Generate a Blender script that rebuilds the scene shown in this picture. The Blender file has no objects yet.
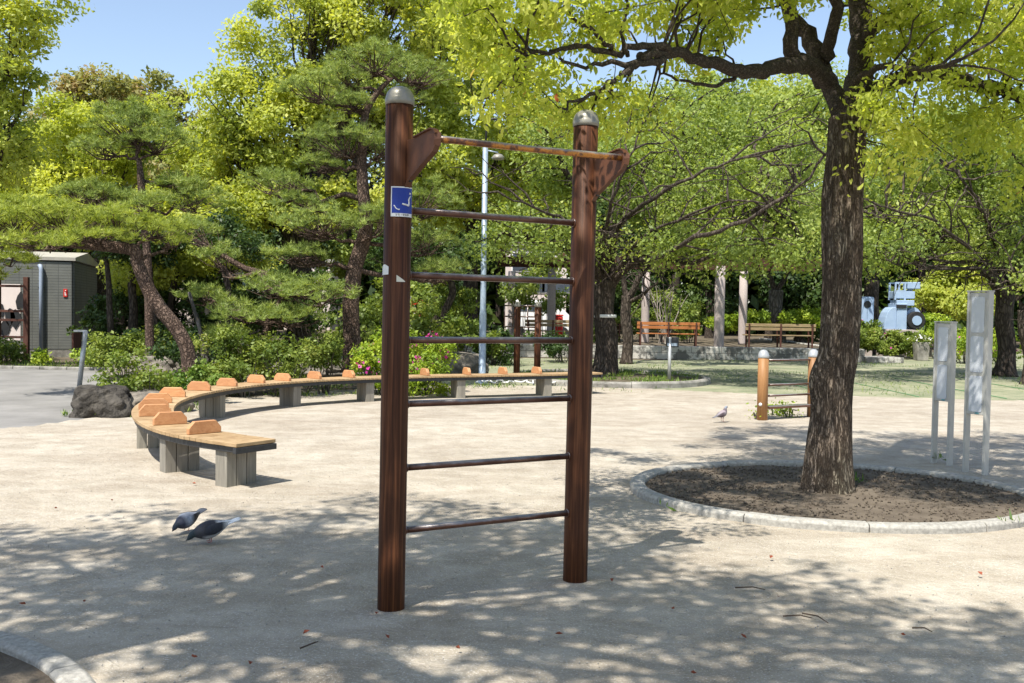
import bpy, bmesh, math, random
import numpy as np
from mathutils import Vector, Matrix, noise
random.seed(7)
RS = np.random.RandomState(11)
R = math.radians
S = bpy.context.scene
COL = S.collection

# ------------------------------------------------------------------ camera
F_PX, H_CAM, PITCH, ROLL = 1000.0, 1.55, R(1.92), R(0.9)
cF = Vector((0, math.cos(PITCH), -math.sin(PITCH)))
cR0 = Vector((1, 0, 0)); cU0 = Vector((0, math.sin(PITCH), math.cos(PITCH)))
cR = cR0*math.cos(ROLL) + cU0*math.sin(ROLL)
cU = cU0*math.cos(ROLL) - cR0*math.sin(ROLL)
CAM = Vector((0, 0, H_CAM))
def ray(px, py):
    return cF + cR*((px-512)/F_PX) + cU*((341.5-py)/F_PX)
def G(px, py, z=0.0):
    """where the sight line through a pixel of the photograph meets the level z"""
    d = ray(px, py); t = (z-H_CAM)/d.z
    return CAM + d*t
def W(px, py, y):
    """the point of that sight line at distance y ahead"""
    d = ray(px, py); return CAM + d*(y/d.y)
cam = bpy.data.cameras.new('camera'); camo = bpy.data.objects.new('camera', cam); COL.objects.link(camo)
M = Matrix((cR, cU, -cF)).transposed().to_4x4(); M.translation = CAM
camo.matrix_world = M
cam.sensor_width = 36; cam.lens = F_PX/1024*36; cam.clip_end = 2000; cam.clip_start = .05
S.camera = camo

# ------------------------------------------------------------------ light
SUN_EL, SHX, SHY = R(60), .50, .866           # shade falls towards (+x, +y)
w = bpy.data.worlds.new('World'); S.world = w; w.use_nodes = True
nt = w.node_tree; bg = nt.nodes['Background']
sky = nt.nodes.new('ShaderNodeTexSky'); sky.sky_type = 'NISHITA'; sky.sun_disc = False
sky.sun_elevation = SUN_EL
to_sun = Vector((-SHX*math.cos(SUN_EL), -SHY*math.cos(SUN_EL), math.sin(SUN_EL))).normalized()
sky.sun_rotation = math.atan2(to_sun.x, to_sun.y)
sky.air_density = 1.0; sky.dust_density = .9; sky.ozone_density = 1.6
hs = nt.nodes.new('ShaderNodeHueSaturation'); hs.inputs['Saturation'].default_value = .90; hs.inputs['Value'].default_value = 1.12
nt.links.new(sky.outputs[0], hs.inputs['Color']); nt.links.new(hs.outputs[0], bg.inputs[0]); bg.inputs[1].default_value = .12
sl = bpy.data.lights.new('sun', 'SUN'); sl.energy = 5.0; sl.angle = R(.53); sl.color = (1, .95, .86)
so = bpy.data.objects.new('sun', sl); COL.objects.link(so)
so.rotation_euler = to_sun.to_track_quat('Z', 'Y').to_euler(); so.location = (-6, -10, 20)
S.view_settings.view_transform = 'Standard'; S.view_settings.look = 'None'
S.view_settings.gamma = 1; S.view_settings.exposure = 0.66; S.view_settings.use_curve_mapping = False
S.render.engine = 'CYCLES'
S.cycles.max_bounces = 7; S.cycles.transmission_bounces = 4; S.cycles.diffuse_bounces = 4; S.cycles.transparent_max_bounces = 4
S.cycles.use_denoising = True

# ------------------------------------------------------------------ materials
class NT:
    def __init__(s, name):
        s.m = bpy.data.materials.new(name); s.m.use_nodes = True; s.t = s.m.node_tree
        s.b = s.t.nodes['Principled BSDF']; s.out = s.t.nodes['Material Output']
    def n(s, typ, **kw):
        nd = s.t.nodes.new(typ)
        for k, v in kw.items():
            if k.startswith('i_'):
                nd.inputs[k[2:].replace('_', ' ')].default_value = v
            else: setattr(nd, k, v)
        return nd
    def l(s, a, b): s.t.links.new(a, b)
    def coord(s, scale=(1,1,1), kind='Object'):
        c = s.n('ShaderNodeTexCoord'); m = s.n('ShaderNodeMapping'); m.inputs['Scale'].default_value = scale
        s.l(c.outputs[kind], m.inputs[0]); return m.outputs[0]
    def noise(s, vec, scale, detail=5, rough=.55, dist=0):
        n = s.n('ShaderNodeTexNoise'); n.inputs['Scale'].default_value = scale; n.inputs['Detail'].default_value = detail
        n.inputs['Roughness'].default_value = rough; n.inputs['Distortion'].default_value = dist
        if vec is not None: s.l(vec, n.inputs['Vector'])
        return n.outputs['Fac']
    def ramp(s, fac, stops):
        r = s.n('ShaderNodeValToRGB'); e = r.color_ramp.elements
        while len(e) < len(stops): e.new(.5)
        for i, (p, c) in enumerate(stops):
            e[i].position = p; e[i].color = (*c, 1) if len(c) == 3 else c
        s.l(fac, r.inputs[0]); return r.outputs[0]
    def mix(s, fac, a, b, mode='MIX'):
        m = s.n('ShaderNodeMix', data_type='RGBA', blend_type=mode)
        for sock, v in ((m.inputs[0], fac), (m.inputs[6], a), (m.inputs[7], b)):
            if hasattr(v, 'is_linked'): s.l(v, sock)
            elif isinstance(v, (int, float)): sock.default_value = v
            else: sock.default_value = (*v, 1)
        return m.outputs[2]
    def math(s, op, a, b=0.0):
        m = s.n('ShaderNodeMath', operation=op)
        for sock, v in ((m.inputs[0], a), (m.inputs[1], b)):
            if hasattr(v, 'is_linked'): s.l(v, sock)
            else: sock.default_value = v
        return m.outputs[0]
    def bump(s, h, strength=.3, dist=.01):
        b = s.n('ShaderNodeBump'); b.inputs['Strength'].default_value = strength; b.inputs['Distance'].default_value = dist
        s.l(h, b.inputs['Height']); s.l(b.outputs[0], s.b.inputs['Normal'])
    def col(s, c): 
        if hasattr(c, 'is_linked'): s.l(c, s.b.inputs['Base Color'])
        else: s.b.inputs['Base Color'].default_value = (*c, 1)
    def rough(s, v, spec=.5, metal=0):
        if hasattr(v, 'is_linked'): s.l(v, s.b.inputs['Roughness'])
        else: s.b.inputs['Roughness'].default_value = v
        s.b.inputs['Specular IOR Level'].default_value = spec; s.b.inputs['Metallic'].default_value = metal
def speckle(name, c0, c1, scale=8, rough=.8, spec=.3, metal=0, bump=.15, bscale=60, bdist=.004, sc=(1,1,1)):
    t = NT(name); v = t.coord(sc)
    f = t.noise(v, scale, 8, .65)
    t.col(t.ramp(f, [(.3, c0), (.7, c1)])); t.rough(rough, spec, metal)
    t.bump(t.noise(v, bscale, 4), bump, bdist); return t.m
def leaf_mat(name, stops, trans=.35, rough=.5, tcol=1.25, spec=.35):
    t = NT(name)
    a = t.n('ShaderNodeAttribute', attribute_name='rnd')
    c = t.ramp(a.outputs['Fac'], stops)
    t.col(c); t.rough(rough, spec)
    tr = t.n('ShaderNodeBsdfTranslucent')
    tc = t.mix(1.0, c, (tcol, tcol*.97, .45), 'MULTIPLY'); t.l(tc, tr.inputs[0])
    ms = t.n('ShaderNodeMixShader'); ms.inputs[0].default_value = trans
    t.l(t.b.outputs[0], ms.inputs[1]); t.l(tr.outputs[0], ms.inputs[2]); t.l(ms.outputs[0], t.out.inputs[0])
    return t.m
def bark_mat(name, c0, c1, c2, sc=(1,1,.22), scale=14, bdist=.03, strength=.9):
    t = NT(name); v = t.coord(sc)
    vo = t.n('ShaderNodeTexVoronoi', feature='DISTANCE_TO_EDGE'); vo.inputs['Scale'].default_value = scale
    wv = t.n('ShaderNodeVectorMath', operation='ADD'); nz = t.n('ShaderNodeTexNoise'); nz.inputs['Scale'].default_value = scale*.4; nz.inputs['Detail'].default_value = 4
    t.l(v, nz.inputs['Vector']); sca = t.n('ShaderNodeVectorMath', operation='SCALE'); sca.inputs['Scale'].default_value = .22
    t.l(nz.outputs['Color'], sca.inputs[0]); t.l(v, wv.inputs[0]); t.l(sca.outputs[0], wv.inputs[1]); t.l(wv.outputs[0], vo.inputs['Vector'])
    edge = t.ramp(vo.outputs['Distance'], [(0, (0,0,0)), (.28, (1,1,1))])
    f = t.noise(v, scale*1.7, 8, .7)
    base = t.ramp(f, [(.3, c0), (.5, c1), (.72, c2)])
    big = t.noise(t.coord((1,1,.6)), 2.2, 3)
    base = t.mix(t.ramp(big, [(.42, (0,0,0)), (.62, (.45,.45,.45))]), base, c2)
    t.col(t.mix(edge, tuple(x*.8 for x in c0), base)); t.rough(.92, .15)
    h = t.math('ADD', edge, t.math('MULTIPLY', f, .6)); t.bump(h, strength, bdist); return t.m

def sand_mat():
    t = NT('sand_m'); v = t.coord()
    big = t.noise(v, .55, 5, .6); mid = t.noise(v, 3.2, 6, .62); fine = t.noise(v, 90, 3, .7); grit = t.noise(v, 26, 4, .7)
    c = t.ramp(big, [(.32, (.355,.310,.250)), (.55, (.425,.380,.312)), (.72, (.465,.420,.348))])
    c = t.mix(t.ramp(mid, [(.38, (.0,)*3), (.62, (1,)*3)]), t.mix(1, c, (.80,.79,.77), 'MULTIPLY'), c)
    c = t.mix(t.ramp(grit, [(.33, (.6,)*3), (.48, (0,)*3)]), c, t.mix(1, c, (.78,.77,.76), 'MULTIPLY'))
    c = t.mix(t.ramp(fine, [(.56, (0,)*3), (.66, (.75,)*3)]), c, (.66,.62,.56))
    c = t.mix(t.ramp(fine, [(.26, (.55,)*3), (.35, (0,)*3)]), c, (.20,.17,.14))
    wv = t.noise(t.coord((1,2.4,1)), .9, 6, .6, 1.2); c = t.mix(t.ramp(wv, [(.44, (.55,)*3), (.54, (0,)*3)]), c, t.mix(1, c, (.84,.81,.78), 'MULTIPLY'))
    t.col(c); t.rough(.95, .1)
    h = t.math('ADD', t.math('MULTIPLY', mid, 2.2), t.math('ADD', t.math('MULTIPLY', fine, .18), t.math('MULTIPLY', grit, .5)))
    sc_ = t.noise(t.coord((1,1,1)), 7.5, 3, .5, 1.5); h = t.math('ADD', h, t.math('MULTIPLY', t.ramp(sc_, [(.36, (0,)*3), (.52, (1,)*3)]), .45))
    t.bump(h, .85, .011); return t.m
def turf_mat():
    t = NT('turf_m'); v = t.coord((1,1,1))
    a = t.noise(v, 1.1, 6, .65); b = t.noise(t.coord((1,3.2,1)), 5, 6, .7); f = t.noise(v, 50, 3)
    c = t.ramp(a, [(.34, (.13,.165,.095)), (.5, (.235,.255,.165)), (.66, (.36,.345,.245))])
    c = t.mix(t.ramp(b, [(.45, (0,)*3), (.65, (.7,)*3)]), c, (.36,.32,.22))
    c = t.mix(t.ramp(f, [(.3, (.6,)*3), (.5, (0,)*3)]), c, (.10,.13,.06))
    t.col(c); t.rough(.95, .1); t.bump(f, .7, .02); return t.m
def wood_mat(name, c0, c1, c2, grain=(14,14,.7), rough=.5, spec=.4, bump=.15):
    t = NT(name); v = t.coord(grain)
    f = t.noise(v, 3.0, 9, .68, .5); g = t.noise(t.coord(tuple(x*.25 for x in grain)), 2.0, 3)
    c = t.ramp(f, [(.3, c0), (.5, c1), (.68, c2)])
    c = t.mix(t.ramp(g, [(.35, (.45,)*3), (.65, (0,)*3)]), c, c0)
    oi = t.n('ShaderNodeObjectInfo'); c = t.mix(1, c, t.ramp(oi.outputs['Random'], [(0, (.80,.80,.82)), (1, (1.0,1.0,.98))]), 'MULTIPLY')
    t.col(c); t.rough(rough, spec); t.bump(f, bump, .004); return t.m
def siding_mat():
    t = NT('siding_m'); v = t.coord()
    sp = t.n('ShaderNodeSeparateXYZ'); t.l(v, sp.inputs[0])
    z = t.math('FRACT', t.math('MULTIPLY', sp.outputs[2], 13.0)); x = t.math('FRACT', t.math('MULTIPLY', sp.outputs[0], 3.2))
    line = t.math('MAXIMUM', t.math('LESS_THAN', z, .13), t.math('LESS_THAN', x, .03))
    n = t.noise(v, 2.5, 5)
    c = t.ramp(n, [(.3, (.125,.13,.12)), (.7, (.165,.17,.155))])
    t.col(t.mix(line, c, (.07,.073,.07))); t.rough(.7, .3)
    t.bump(t.math('SUBTRACT', 1.0, line), .5, .01); return t.m
def stone_block_mat():
    t = NT('wall_stone_m'); v = t.coord((1,1,1))
    br = t.n('ShaderNodeTexBrick'); t.l(v, br.inputs['Vector']); br.inputs['Scale'].default_value = 1
    br.offset = .5; br.inputs['Brick Width'].default_value = .95; br.inputs['Row Height'].default_value = .22; br.inputs['Mortar Size'].default_value = .012
    br.inputs['Color1'].default_value = (.44,.43,.39,1); br.inputs['Color2'].default_value = (.52,.50,.45,1); br.inputs['Mortar'].default_value = (.22,.21,.19,1)
    rot = t.n('ShaderNodeVectorRotate'); 
    rot.rotation_type = 'X_AXIS'; rot.inputs['Angle'].default_value = math.pi/2; t.l(v, rot.inputs['Vector']); t.l(rot.outputs[0], br.inputs['Vector'])
    n = t.noise(v, 2.2, 8, .72)
    t.col(t.mix(t.ramp(n, [(.46, (.85,)*3), (.53, (0,)*3)]), br.outputs['Color'], (.10,.097,.09))); t.rough(.95, .1)
    t.bump(n, .6, .02); return t.m

MAT = {}
MAT['sand'] = sand_mat(); MAT['turf'] = turf_mat()
MAT['earth'] = speckle('earth_m', (.06,.050,.034), (.20,.165,.12), 2.5, .95, .1, 0, .8, 25, .03)
MAT['soil'] = speckle('soil_m', (.085,.068,.052), (.175,.145,.112), 5, .97, .08, 0, .9, 45, .015)
MAT['asphalt'] = speckle('asphalt_m', (.17,.165,.155), (.27,.26,.245), 1.2, .95, .15, 0, .5, 220, .004)
MAT['granite'] = speckle('granite_m', (.22,.21,.19), (.45,.43,.385), 34, .85, .2, 0, .6, 60, .008)
MAT['granite_old'] = speckle('granite_old_m', (.10,.095,.085), (.42,.40,.36), 3.5, .92, .15, 0, .6, 40, .012)
MAT['rock'] = speckle('rock_m', (.012,.011,.010), (.12,.108,.092), 4.5, .93, .15, 0, 1, 14, .06)
MAT['rock_pale'] = speckle('rock_pale_m', (.09,.08,.068), (.27,.24,.20), 6, .95, .15, 0, 1, 18, .03)
MAT['post_wood'] = wood_mat('post_wood_m', (.022,.007,.0035), (.095,.033,.013), (.25,.095,.038), (16,16,.4), .55, .22)
MAT['bracket'] = speckle('bracket_m', (.095,.036,.017), (.125,.050,.024), 14, .5, .35, 0, .08)
def worn_lit_top(name, paint, lo=.15, hi=.75):
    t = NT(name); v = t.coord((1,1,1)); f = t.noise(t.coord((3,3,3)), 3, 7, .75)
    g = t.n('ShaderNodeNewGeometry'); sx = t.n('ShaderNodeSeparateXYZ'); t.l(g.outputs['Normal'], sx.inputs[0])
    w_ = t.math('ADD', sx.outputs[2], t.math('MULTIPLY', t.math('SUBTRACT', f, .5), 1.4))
    worn = t.ramp(w_, [(lo, (0,)*3), (hi, (1,)*3)])  # worn steel grey plus the bar's top highlight, coloured in where the surface faces up
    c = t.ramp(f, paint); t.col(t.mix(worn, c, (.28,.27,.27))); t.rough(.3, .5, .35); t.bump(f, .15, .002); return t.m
MAT['bar_paint'] = worn_lit_top('bar_paint_m', [(.35, (.09,.038,.024)), (.65, (.17,.082,.052))])
MAT['cap'] = speckle('cap_m', (.22,.21,.175), (.28,.265,.22), 10, .38, .4, .2, .05)
MAT['cap_pale'] = speckle('cap_pale_m', (.36,.37,.38), (.46,.47,.48), 10, .35, .5, .3, .05)
def worn_bar():
    t = NT('worn_bar_m'); v = t.coord((1,1,1))
    f = t.noise(t.coord((3,3,3)), 3, 7, .75)
    c = t.ramp(f, [(.36, (.13,.055,.035)), (.43, (.62,.24,.03)), (.54, (.66,.27,.035)), (.60, (.30,.28,.26))])
    t.col(c); t.rough(.38, .5, .2); t.bump(f, .2, .003); return t.m
MAT['worn_bar'] = worn_lit_top('worn_bar_m', [(.43, (.13,.055,.035)), (.50, (.48,.19,.035)), (.56, (.54,.24,.045)), (.60, (.14,.06,.04))], .15, .7)
MAT['orange_wood'] = wood_mat('orange_wood_m', (.25,.12,.045), (.36,.18,.07), (.44,.235,.10), (10,10,.6), .55, .35)
MAT['divider'] = wood_mat('divider_m', (.46,.21,.09), (.60,.30,.14), (.68,.37,.18), (3,14,14), .5, .35, .1)
MAT['seat_wood'] = wood_mat('seat_wood_m', (.27,.17,.085), (.43,.30,.165), (.54,.39,.23), (2,2,9), .7, .25)
MAT['leg_wood'] = wood_mat('leg_wood_m', (.18,.165,.14), (.27,.25,.21), (.35,.325,.275), (9,9,.8), .8, .2)
MAT['dark_metal'] = speckle('dark_metal_m', (.025,.027,.03), (.05,.052,.056), 20, .5, .4, .3)
MAT['alu'] = speckle('alu_m', (.42,.41,.38), (.50,.49,.45), 6, .45, .5, .15, .04)
MAT['board'] = speckle('board_m', (.50,.53,.58), (.60,.63,.67), 3, .25, .5, 0, .02)
MAT['galv'] = speckle('galv_m', (.25,.32,.40), (.36,.43,.50), 9, .42, .5, .3, .05)
MAT['steel'] = speckle('steel_m', (.45,.46,.46), (.58,.58,.57), 9, .4, .5, .4, .05)
MAT['black'] = speckle('black_m', (.012,.012,.013), (.025,.025,.026), 9, .5, .4)
MAT['concrete'] = speckle('concrete_m', (.33,.28,.26), (.47,.41,.385), 30, .9, .15, 0, .5, 60, .01)
MAT['bench_orange'] = wood_mat('bench_orange_m', (.30,.10,.03), (.45,.17,.055), (.55,.23,.08), (1,9,9), .5, .35)
MAT['bench_tan'] = wood_mat('bench_tan_m', (.20,.14,.07), (.32,.24,.13), (.42,.33,.20), (1,9,9), .6, .3)
MAT['siding'] = siding_mat(); MAT['wall_stone'] = stone_block_mat()
MAT['roof_pale'] = speckle('roof_pale_m', (.33,.31,.27), (.42,.40,.35), 3, .6)
MAT['pipe'] = speckle('pipe_m', (.28,.33,.42), (.34,.40,.50), 5, .4)
MAT['rust_wood'] = wood_mat('rust_wood_m', (.05,.02,.015), (.10,.045,.033), (.15,.07,.05), (9,9,1), .8, .2)
MAT['pink_wall'] = speckle('pink_wall_m', (.58,.50,.47), (.68,.60,.56), 1.5, .85, .2)
MAT['window'] = speckle('window_m', (.05,.06,.08), (.09,.11,.14), 2, .12, .6)
MAT['white'] = speckle('white_m', (.72,.72,.71), (.80,.80,.79), 5, .55)
MAT['red'] = speckle('red_m', (.50,.025,.02), (.62,.04,.03), 5, .45)
MAT['blue'] = speckle('blue_m', (.012,.035,.26), (.02,.05,.32), 5, .35)
MAT['sky_blue_paint'] = speckle('sky_blue_paint_m', (.27,.37,.52), (.35,.45,.59), 4, .45, .4, 0, .05)
MAT['tyre'] = speckle('tyre_m', (.015,.015,.016), (.03,.03,.03), 9, .85)
MAT['yellow'] = speckle('yellow_m', (.72,.55,.03), (.85,.65,.05), 5, .5)
MAT['green_sign'] = speckle('green_sign_m', (.05,.20,.08), (.08,.26,.11), 5, .5)
MAT['teal'] = speckle('teal_m', (.10,.30,.32), (.14,.36,.38), 5, .5)
MAT['pale_sticker'] = speckle('pale_sticker_m', (.62,.60,.50), (.72,.70,.60), 15, .6)
MAT['bark'] = bark_mat('bark_m', (.10,.072,.052), (.21,.155,.115), (.34,.27,.205), (1,1,.26), 30, .014)
def furrow_mat():
    t = NT('furrow_m')
    a = t.noise(t.coord((1,1,.13)), 34, 6, .6, .9); b = t.noise(t.coord((1,1,.30)), 15, 6, .65, 1.2); f = t.noise(t.coord((1,1,.6)), 90, 4, .7)
    r1 = t.math('ABSOLUTE', t.math('SUBTRACT', a, .5)); r2 = t.math('ABSOLUTE', t.math('SUBTRACT', b, .5))
    crack = t.math('MULTIPLY', t.ramp(r1, [(0, (0,)*3), (.07, (1,)*3)]), t.ramp(r2, [(0, (.15,)*3), (.06, (1,)*3)]))
    base = t.ramp(f, [(.3, (.135,.100,.074)), (.5, (.25,.195,.148)), (.72, (.39,.32,.25))])
    patch = t.noise(t.coord((1,1,.5)), 3.2, 5, .6); base = t.mix(t.ramp(patch, [(.52, (0,)*3), (.62, (.55,)*3)]), base, (.36,.32,.26))
    moss = t.noise(t.coord((1,1,.4)), 1.7, 4); base = t.mix(t.ramp(moss, [(.50, (0,)*3), (.66, (.5,)*3)]), base, (.15,.14,.085))
    t.col(t.mix(crack, (.055,.040,.030), base)); t.rough(.93, .12)
    t.bump(t.math('ADD', t.math('MULTIPLY', crack, 1.0), t.math('MULTIPLY', f, .35)), 1.0, .016); return t.m
MAT['bark'] = furrow_mat()
MAT['bark_limb'] = bark_mat('bark_limb_m', (.045,.036,.029), (.095,.077,.062), (.17,.14,.115), (1,1,1), 34, .008, .7)
MAT['bark_dark'] = bark_mat('bark_dark_m', (.040,.031,.025), (.085,.068,.055), (.15,.122,.10), (1,1,.35), 13, .015)
MAT['bark_pine'] = bark_mat('bark_pine_m', (.060,.040,.031), (.16,.108,.082), (.26,.19,.15), (1,1,.6), 20, .018)
MAT['bark_grey'] = bark_mat('bark_grey_m', (.07,.062,.052), (.15,.135,.118), (.24,.22,.195), (1,1,.4), 9, .015)
MAT['bark_pale'] = bark_mat('bark_pale_m', (.22,.19,.16), (.36,.32,.27), (.46,.42,.36), (1,1,.4), 9, .01)
Y = lambda *s: list(s)
MAT['leaf_near'] = leaf_mat('leaf_near_m', Y((0,(.27,.34,.06)), (.35,(.41,.49,.09)), (.65,(.54,.60,.12)), (.97,(.70,.72,.22)), (.995,(.42,.12,.04))), .58, .45, 1.25)
MAT['leaf_camphor'] = leaf_mat('leaf_camphor_m', Y((0,(.20,.26,.055)), (.35,(.37,.43,.085)), (.7,(.53,.57,.115)), (1,(.65,.65,.18))), .5)
MAT['leaf_yellow'] = leaf_mat('leaf_yellow_m', Y((0,(.25,.31,.05)), (.4,(.42,.47,.07)), (.8,(.56,.60,.10)), (1,(.65,.66,.15))), .5)
MAT['leaf_green'] = leaf_mat('leaf_green_m', Y((0,(.14,.20,.055)), (.4,(.25,.33,.08)), (.75,(.37,.45,.11)), (1,(.50,.55,.17))), .48)
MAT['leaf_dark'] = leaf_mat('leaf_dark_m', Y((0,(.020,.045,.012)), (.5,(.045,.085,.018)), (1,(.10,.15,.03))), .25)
MAT['leaf_red'] = leaf_mat('leaf_red_m', Y((0,(.17,.20,.06)), (.4,(.29,.30,.09)), (.75,(.37,.30,.12)), (1,(.42,.28,.14))), .38)
MAT['leaf_shrub'] = leaf_mat('leaf_shrub_m', Y((0,(.07,.12,.02)), (.45,(.16,.22,.035)), (.8,(.27,.33,.06)), (1,(.36,.36,.10))), .34)
MAT['leaf_hedge'] = leaf_mat('leaf_hedge_m', Y((0,(.11,.19,.02)), (.45,(.25,.36,.03)), (1,(.44,.52,.06))), .38)
MAT['needle'] = leaf_mat('needle_m', Y((0,(.12,.17,.05)), (.45,(.25,.33,.08)), (.8,(.38,.46,.115)), (1,(.48,.51,.16))), .38, .5, 1.1)
MAT['needle_light'] = leaf_mat('needle_light_m', Y((0,(.16,.21,.045)), (.45,(.32,.39,.065)), (.8,(.45,.51,.09)), (1,(.54,.56,.15))), .4, .5, 1.1)
MAT['blossom'] = leaf_mat('blossom_m', Y((0,(.50,.03,.28)), (.5,(.62,.05,.38)), (1,(.72,.12,.48))), .3)
MAT['orange_flower'] = leaf_mat('orange_flower_m', Y((0,(.75,.25,.02)), (1,(.85,.50,.03))), .3)
MAT['grass'] = leaf_mat('grass_m', Y((0,(.06,.12,.02)), (.5,(.13,.22,.03)), (1,(.25,.31,.07))), .3)
MAT['dry_leaf'] = speckle('dry_leaf_m', (.20,.05,.025), (.34,.10,.05), 20, .7)
MAT['twig'] = speckle('twig_m', (.05,.035,.025), (.10,.07,.05), 20, .9)

# ------------------------------------------------------------------ objects
def tag(o, label=None, cat=None, group=None, kind=None):
    if label: o['label'] = label
    if cat: o['category'] = cat
    if group: o['group'] = group
    if kind: o['kind'] = kind
    return o
def empty(name, loc=(0,0,0), rz=0):
    o = bpy.data.objects.new(name, None); COL.objects.link(o); o.location = loc; o.rotation_euler.z = rz
    o.empty_display_size = .2; return o
def kids(o): return [c for c in COL.objects if c.parent == o]
def copy_tree(o, parent=None):
    c = o.copy(); COL.objects.link(c)
    if parent: c.parent = parent
    for ch in kids(o): copy_tree(ch, c)
    return c
class MB:
    def __init__(s): s.v = []; s.f = []; s.mi = []; s.sm = []
    def add(s, vs, fs, mi=0, sm=False):
        b = len(s.v); s.v += [tuple(v) for v in vs]
        for f in fs: s.f.append([b+i for i in f]); s.mi.append(mi); s.sm.append(sm)
        return s
    def box(s, c, size, rz=0, mi=0, mat=None):
        hx, hy, hz = (x/2 for x in size)
        vs = [Vector((x,y,z)) for z in (-hz,hz) for y in (-hy,hy) for x in (-hx,hx)]
        m = mat if mat is not None else Matrix.Rotation(rz, 3, 'Z')
        vs = [m @ v + Vector(c) for v in vs]
        return s.add(vs, [(0,2,3,1),(4,5,7,6),(0,1,5,4),(2,6,7,3),(0,4,6,2),(1,3,7,5)], mi)
    def bar(s, a, b, wd, ht, mi=0):
        a, b = Vector(a), Vector(b); d = b-a; L = d.length; d.normalize()
        up = Vector((0,0,1)) if abs(d.z) < .95 else Vector((0,1,0))
        x = d.cross(up).normalized(); z = x.cross(d)
        m = Matrix((x, d, z)).transposed()
        return s.box((a+b)/2, (wd, L, ht), mat=m, mi=mi)
    def tube(s, pts, rad, n=10, mi=0, cap=True, sm=True):
        pts = [Vector(p) for p in pts]
        if not hasattr(rad, '__len__'): rad = [rad]*len(pts)
        b = len(s.v); vs = []; fs = []
        up = None
        for i, p in enumerate(pts):
            d = (pts[min(i+1, len(pts)-1)]-pts[max(i-1, 0)]).normalized()
            if up is None:
                up = Vector((0,0,1)) if abs(d.z) < .9 else Vector((1,0,0))
            x = d.cross(up).normalized(); up = x.cross(d).normalized()
            for k in range(n):
                a = 2*math.pi*k/n; vs.append(p + (x*math.cos(a)+up*math.sin(a))*rad[i])
        for i in range(len(pts)-1):
            for k in range(n):
                k2 = (k+1) % n; fs.append((i*n+k, i*n+k2, (i+1)*n+k2, (i+1)*n+k))
        s.add(vs, fs, mi, sm)
        if cap:
            m = len(pts)-1
            b0 = len(s.v)-len(vs)
            s.f.append([b0+k for k in range(n)][::-1] and [b0+k for k in range(n)]); s.mi.append(mi); s.sm.append(False)
            s.f.append([b0+m*n+k for k in range(n)][::-1]); s.mi.append(mi); s.sm.append(False)
        return s
    def lathe(s, c, prof, n=24, mi=0, sm=True):
        c = Vector(c); vs = []; fs = []
        for r, z in prof:
            for k in range(n):
                a = 2*math.pi*k/n; vs.append(c+Vector((r*math.cos(a), r*math.sin(a), z)))
        for i in range(len(prof)-1):
            for k in range(n):
                k2 = (k+1) % n; fs.append((i*n+k, i*n+k2, (i+1)*n+k2, (i+1)*n+k))
        fs.append(tuple(range(n))[::-1]); fs.append(tuple((len(prof)-1)*n+k for k in range(n)))
        return s.add(vs, fs, mi, sm)
    def prism(s, poly, o, x, y, nrm, th, mi=0):
        """outline poly (u,v) drawn in the plane o + u x + v y, thickness th along nrm (centred)"""
        o, x, y, nrm = Vector(o), Vector(x), Vector(y), Vector(nrm)
        n = len(poly)
        vs = [o+x*u+y*v-nrm*th/2 for u, v in poly]+[o+x*u+y*v+nrm*th/2 for u, v in poly]
        fs = [tuple(range(n))[::-1], tuple(range(n, 2*n))]+[(i, (i+1) % n, n+(i+1) % n, n+i) for i in range(n)]
        return s.add(vs, fs, mi)
    def build(s, name, mats, parent=None, bevel=0, loc=None):
        me = bpy.data.meshes.new(name); me.from_pydata(s.v, [], s.f)
        if not isinstance(mats, (list, tuple)): mats = [mats]
        for m in mats: me.materials.append(m)
        me.polygons.foreach_set('material_index', s.mi); me.polygons.foreach_set('use_smooth', s.sm); me.update()
        bm = bmesh.new(); bm.from_mesh(me); bmesh.ops.recalc_face_normals(bm, faces=bm.faces); bm.to_mesh(me); bm.free()
        o = bpy.data.objects.new(name, me); COL.objects.link(o)
        if parent: o.parent = parent
        if loc is not None: o.location = loc
        if bevel:
            b = o.modifiers.new('bevel', 'BEVEL'); b.width = bevel; b.segments = 2; b.limit_method = 'ANGLE'; b.angle_limit = R(35)
        return o
def np_mesh(name, V, faces_per, idx, mat, parent=None, rnd=None, loc=None, smooth=False):
    """V (n,3); idx (m,faces_per)"""
    me = bpy.data.meshes.new(name)
    V = np.asarray(V, dtype=np.float32); idx = np.asarray(idx, dtype=np.int32); m = len(idx)
    me.vertices.add(len(V)); me.vertices.foreach_set('co', V.ravel())
    me.loops.add(m*faces_per); me.loops.foreach_set('vertex_index', idx.ravel())
    me.polygons.add(m); me.polygons.foreach_set('loop_start', np.arange(0, m*faces_per, faces_per, dtype=np.int32))
    try: me.polygons.foreach_set('loop_total', np.full(m, faces_per, dtype=np.int32))
    except Exception: pass
    if smooth: me.polygons.foreach_set('use_smooth', np.ones(m, dtype=bool))
    me.update(calc_edges=True); me.materials.append(mat)
    if rnd is not None:
        at = me.attributes.new('rnd', 'FLOAT', 'FACE'); at.data.foreach_set('value', np.asarray(rnd, dtype=np.float32))
    o = bpy.data.objects.new(name, me); COL.objects.link(o)
    if parent: o.parent = parent
    if loc is not None: o.location = loc
    return o
def norm(a): return a/np.maximum(np.linalg.norm(a, axis=1, keepdims=True), 1e-9)
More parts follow.
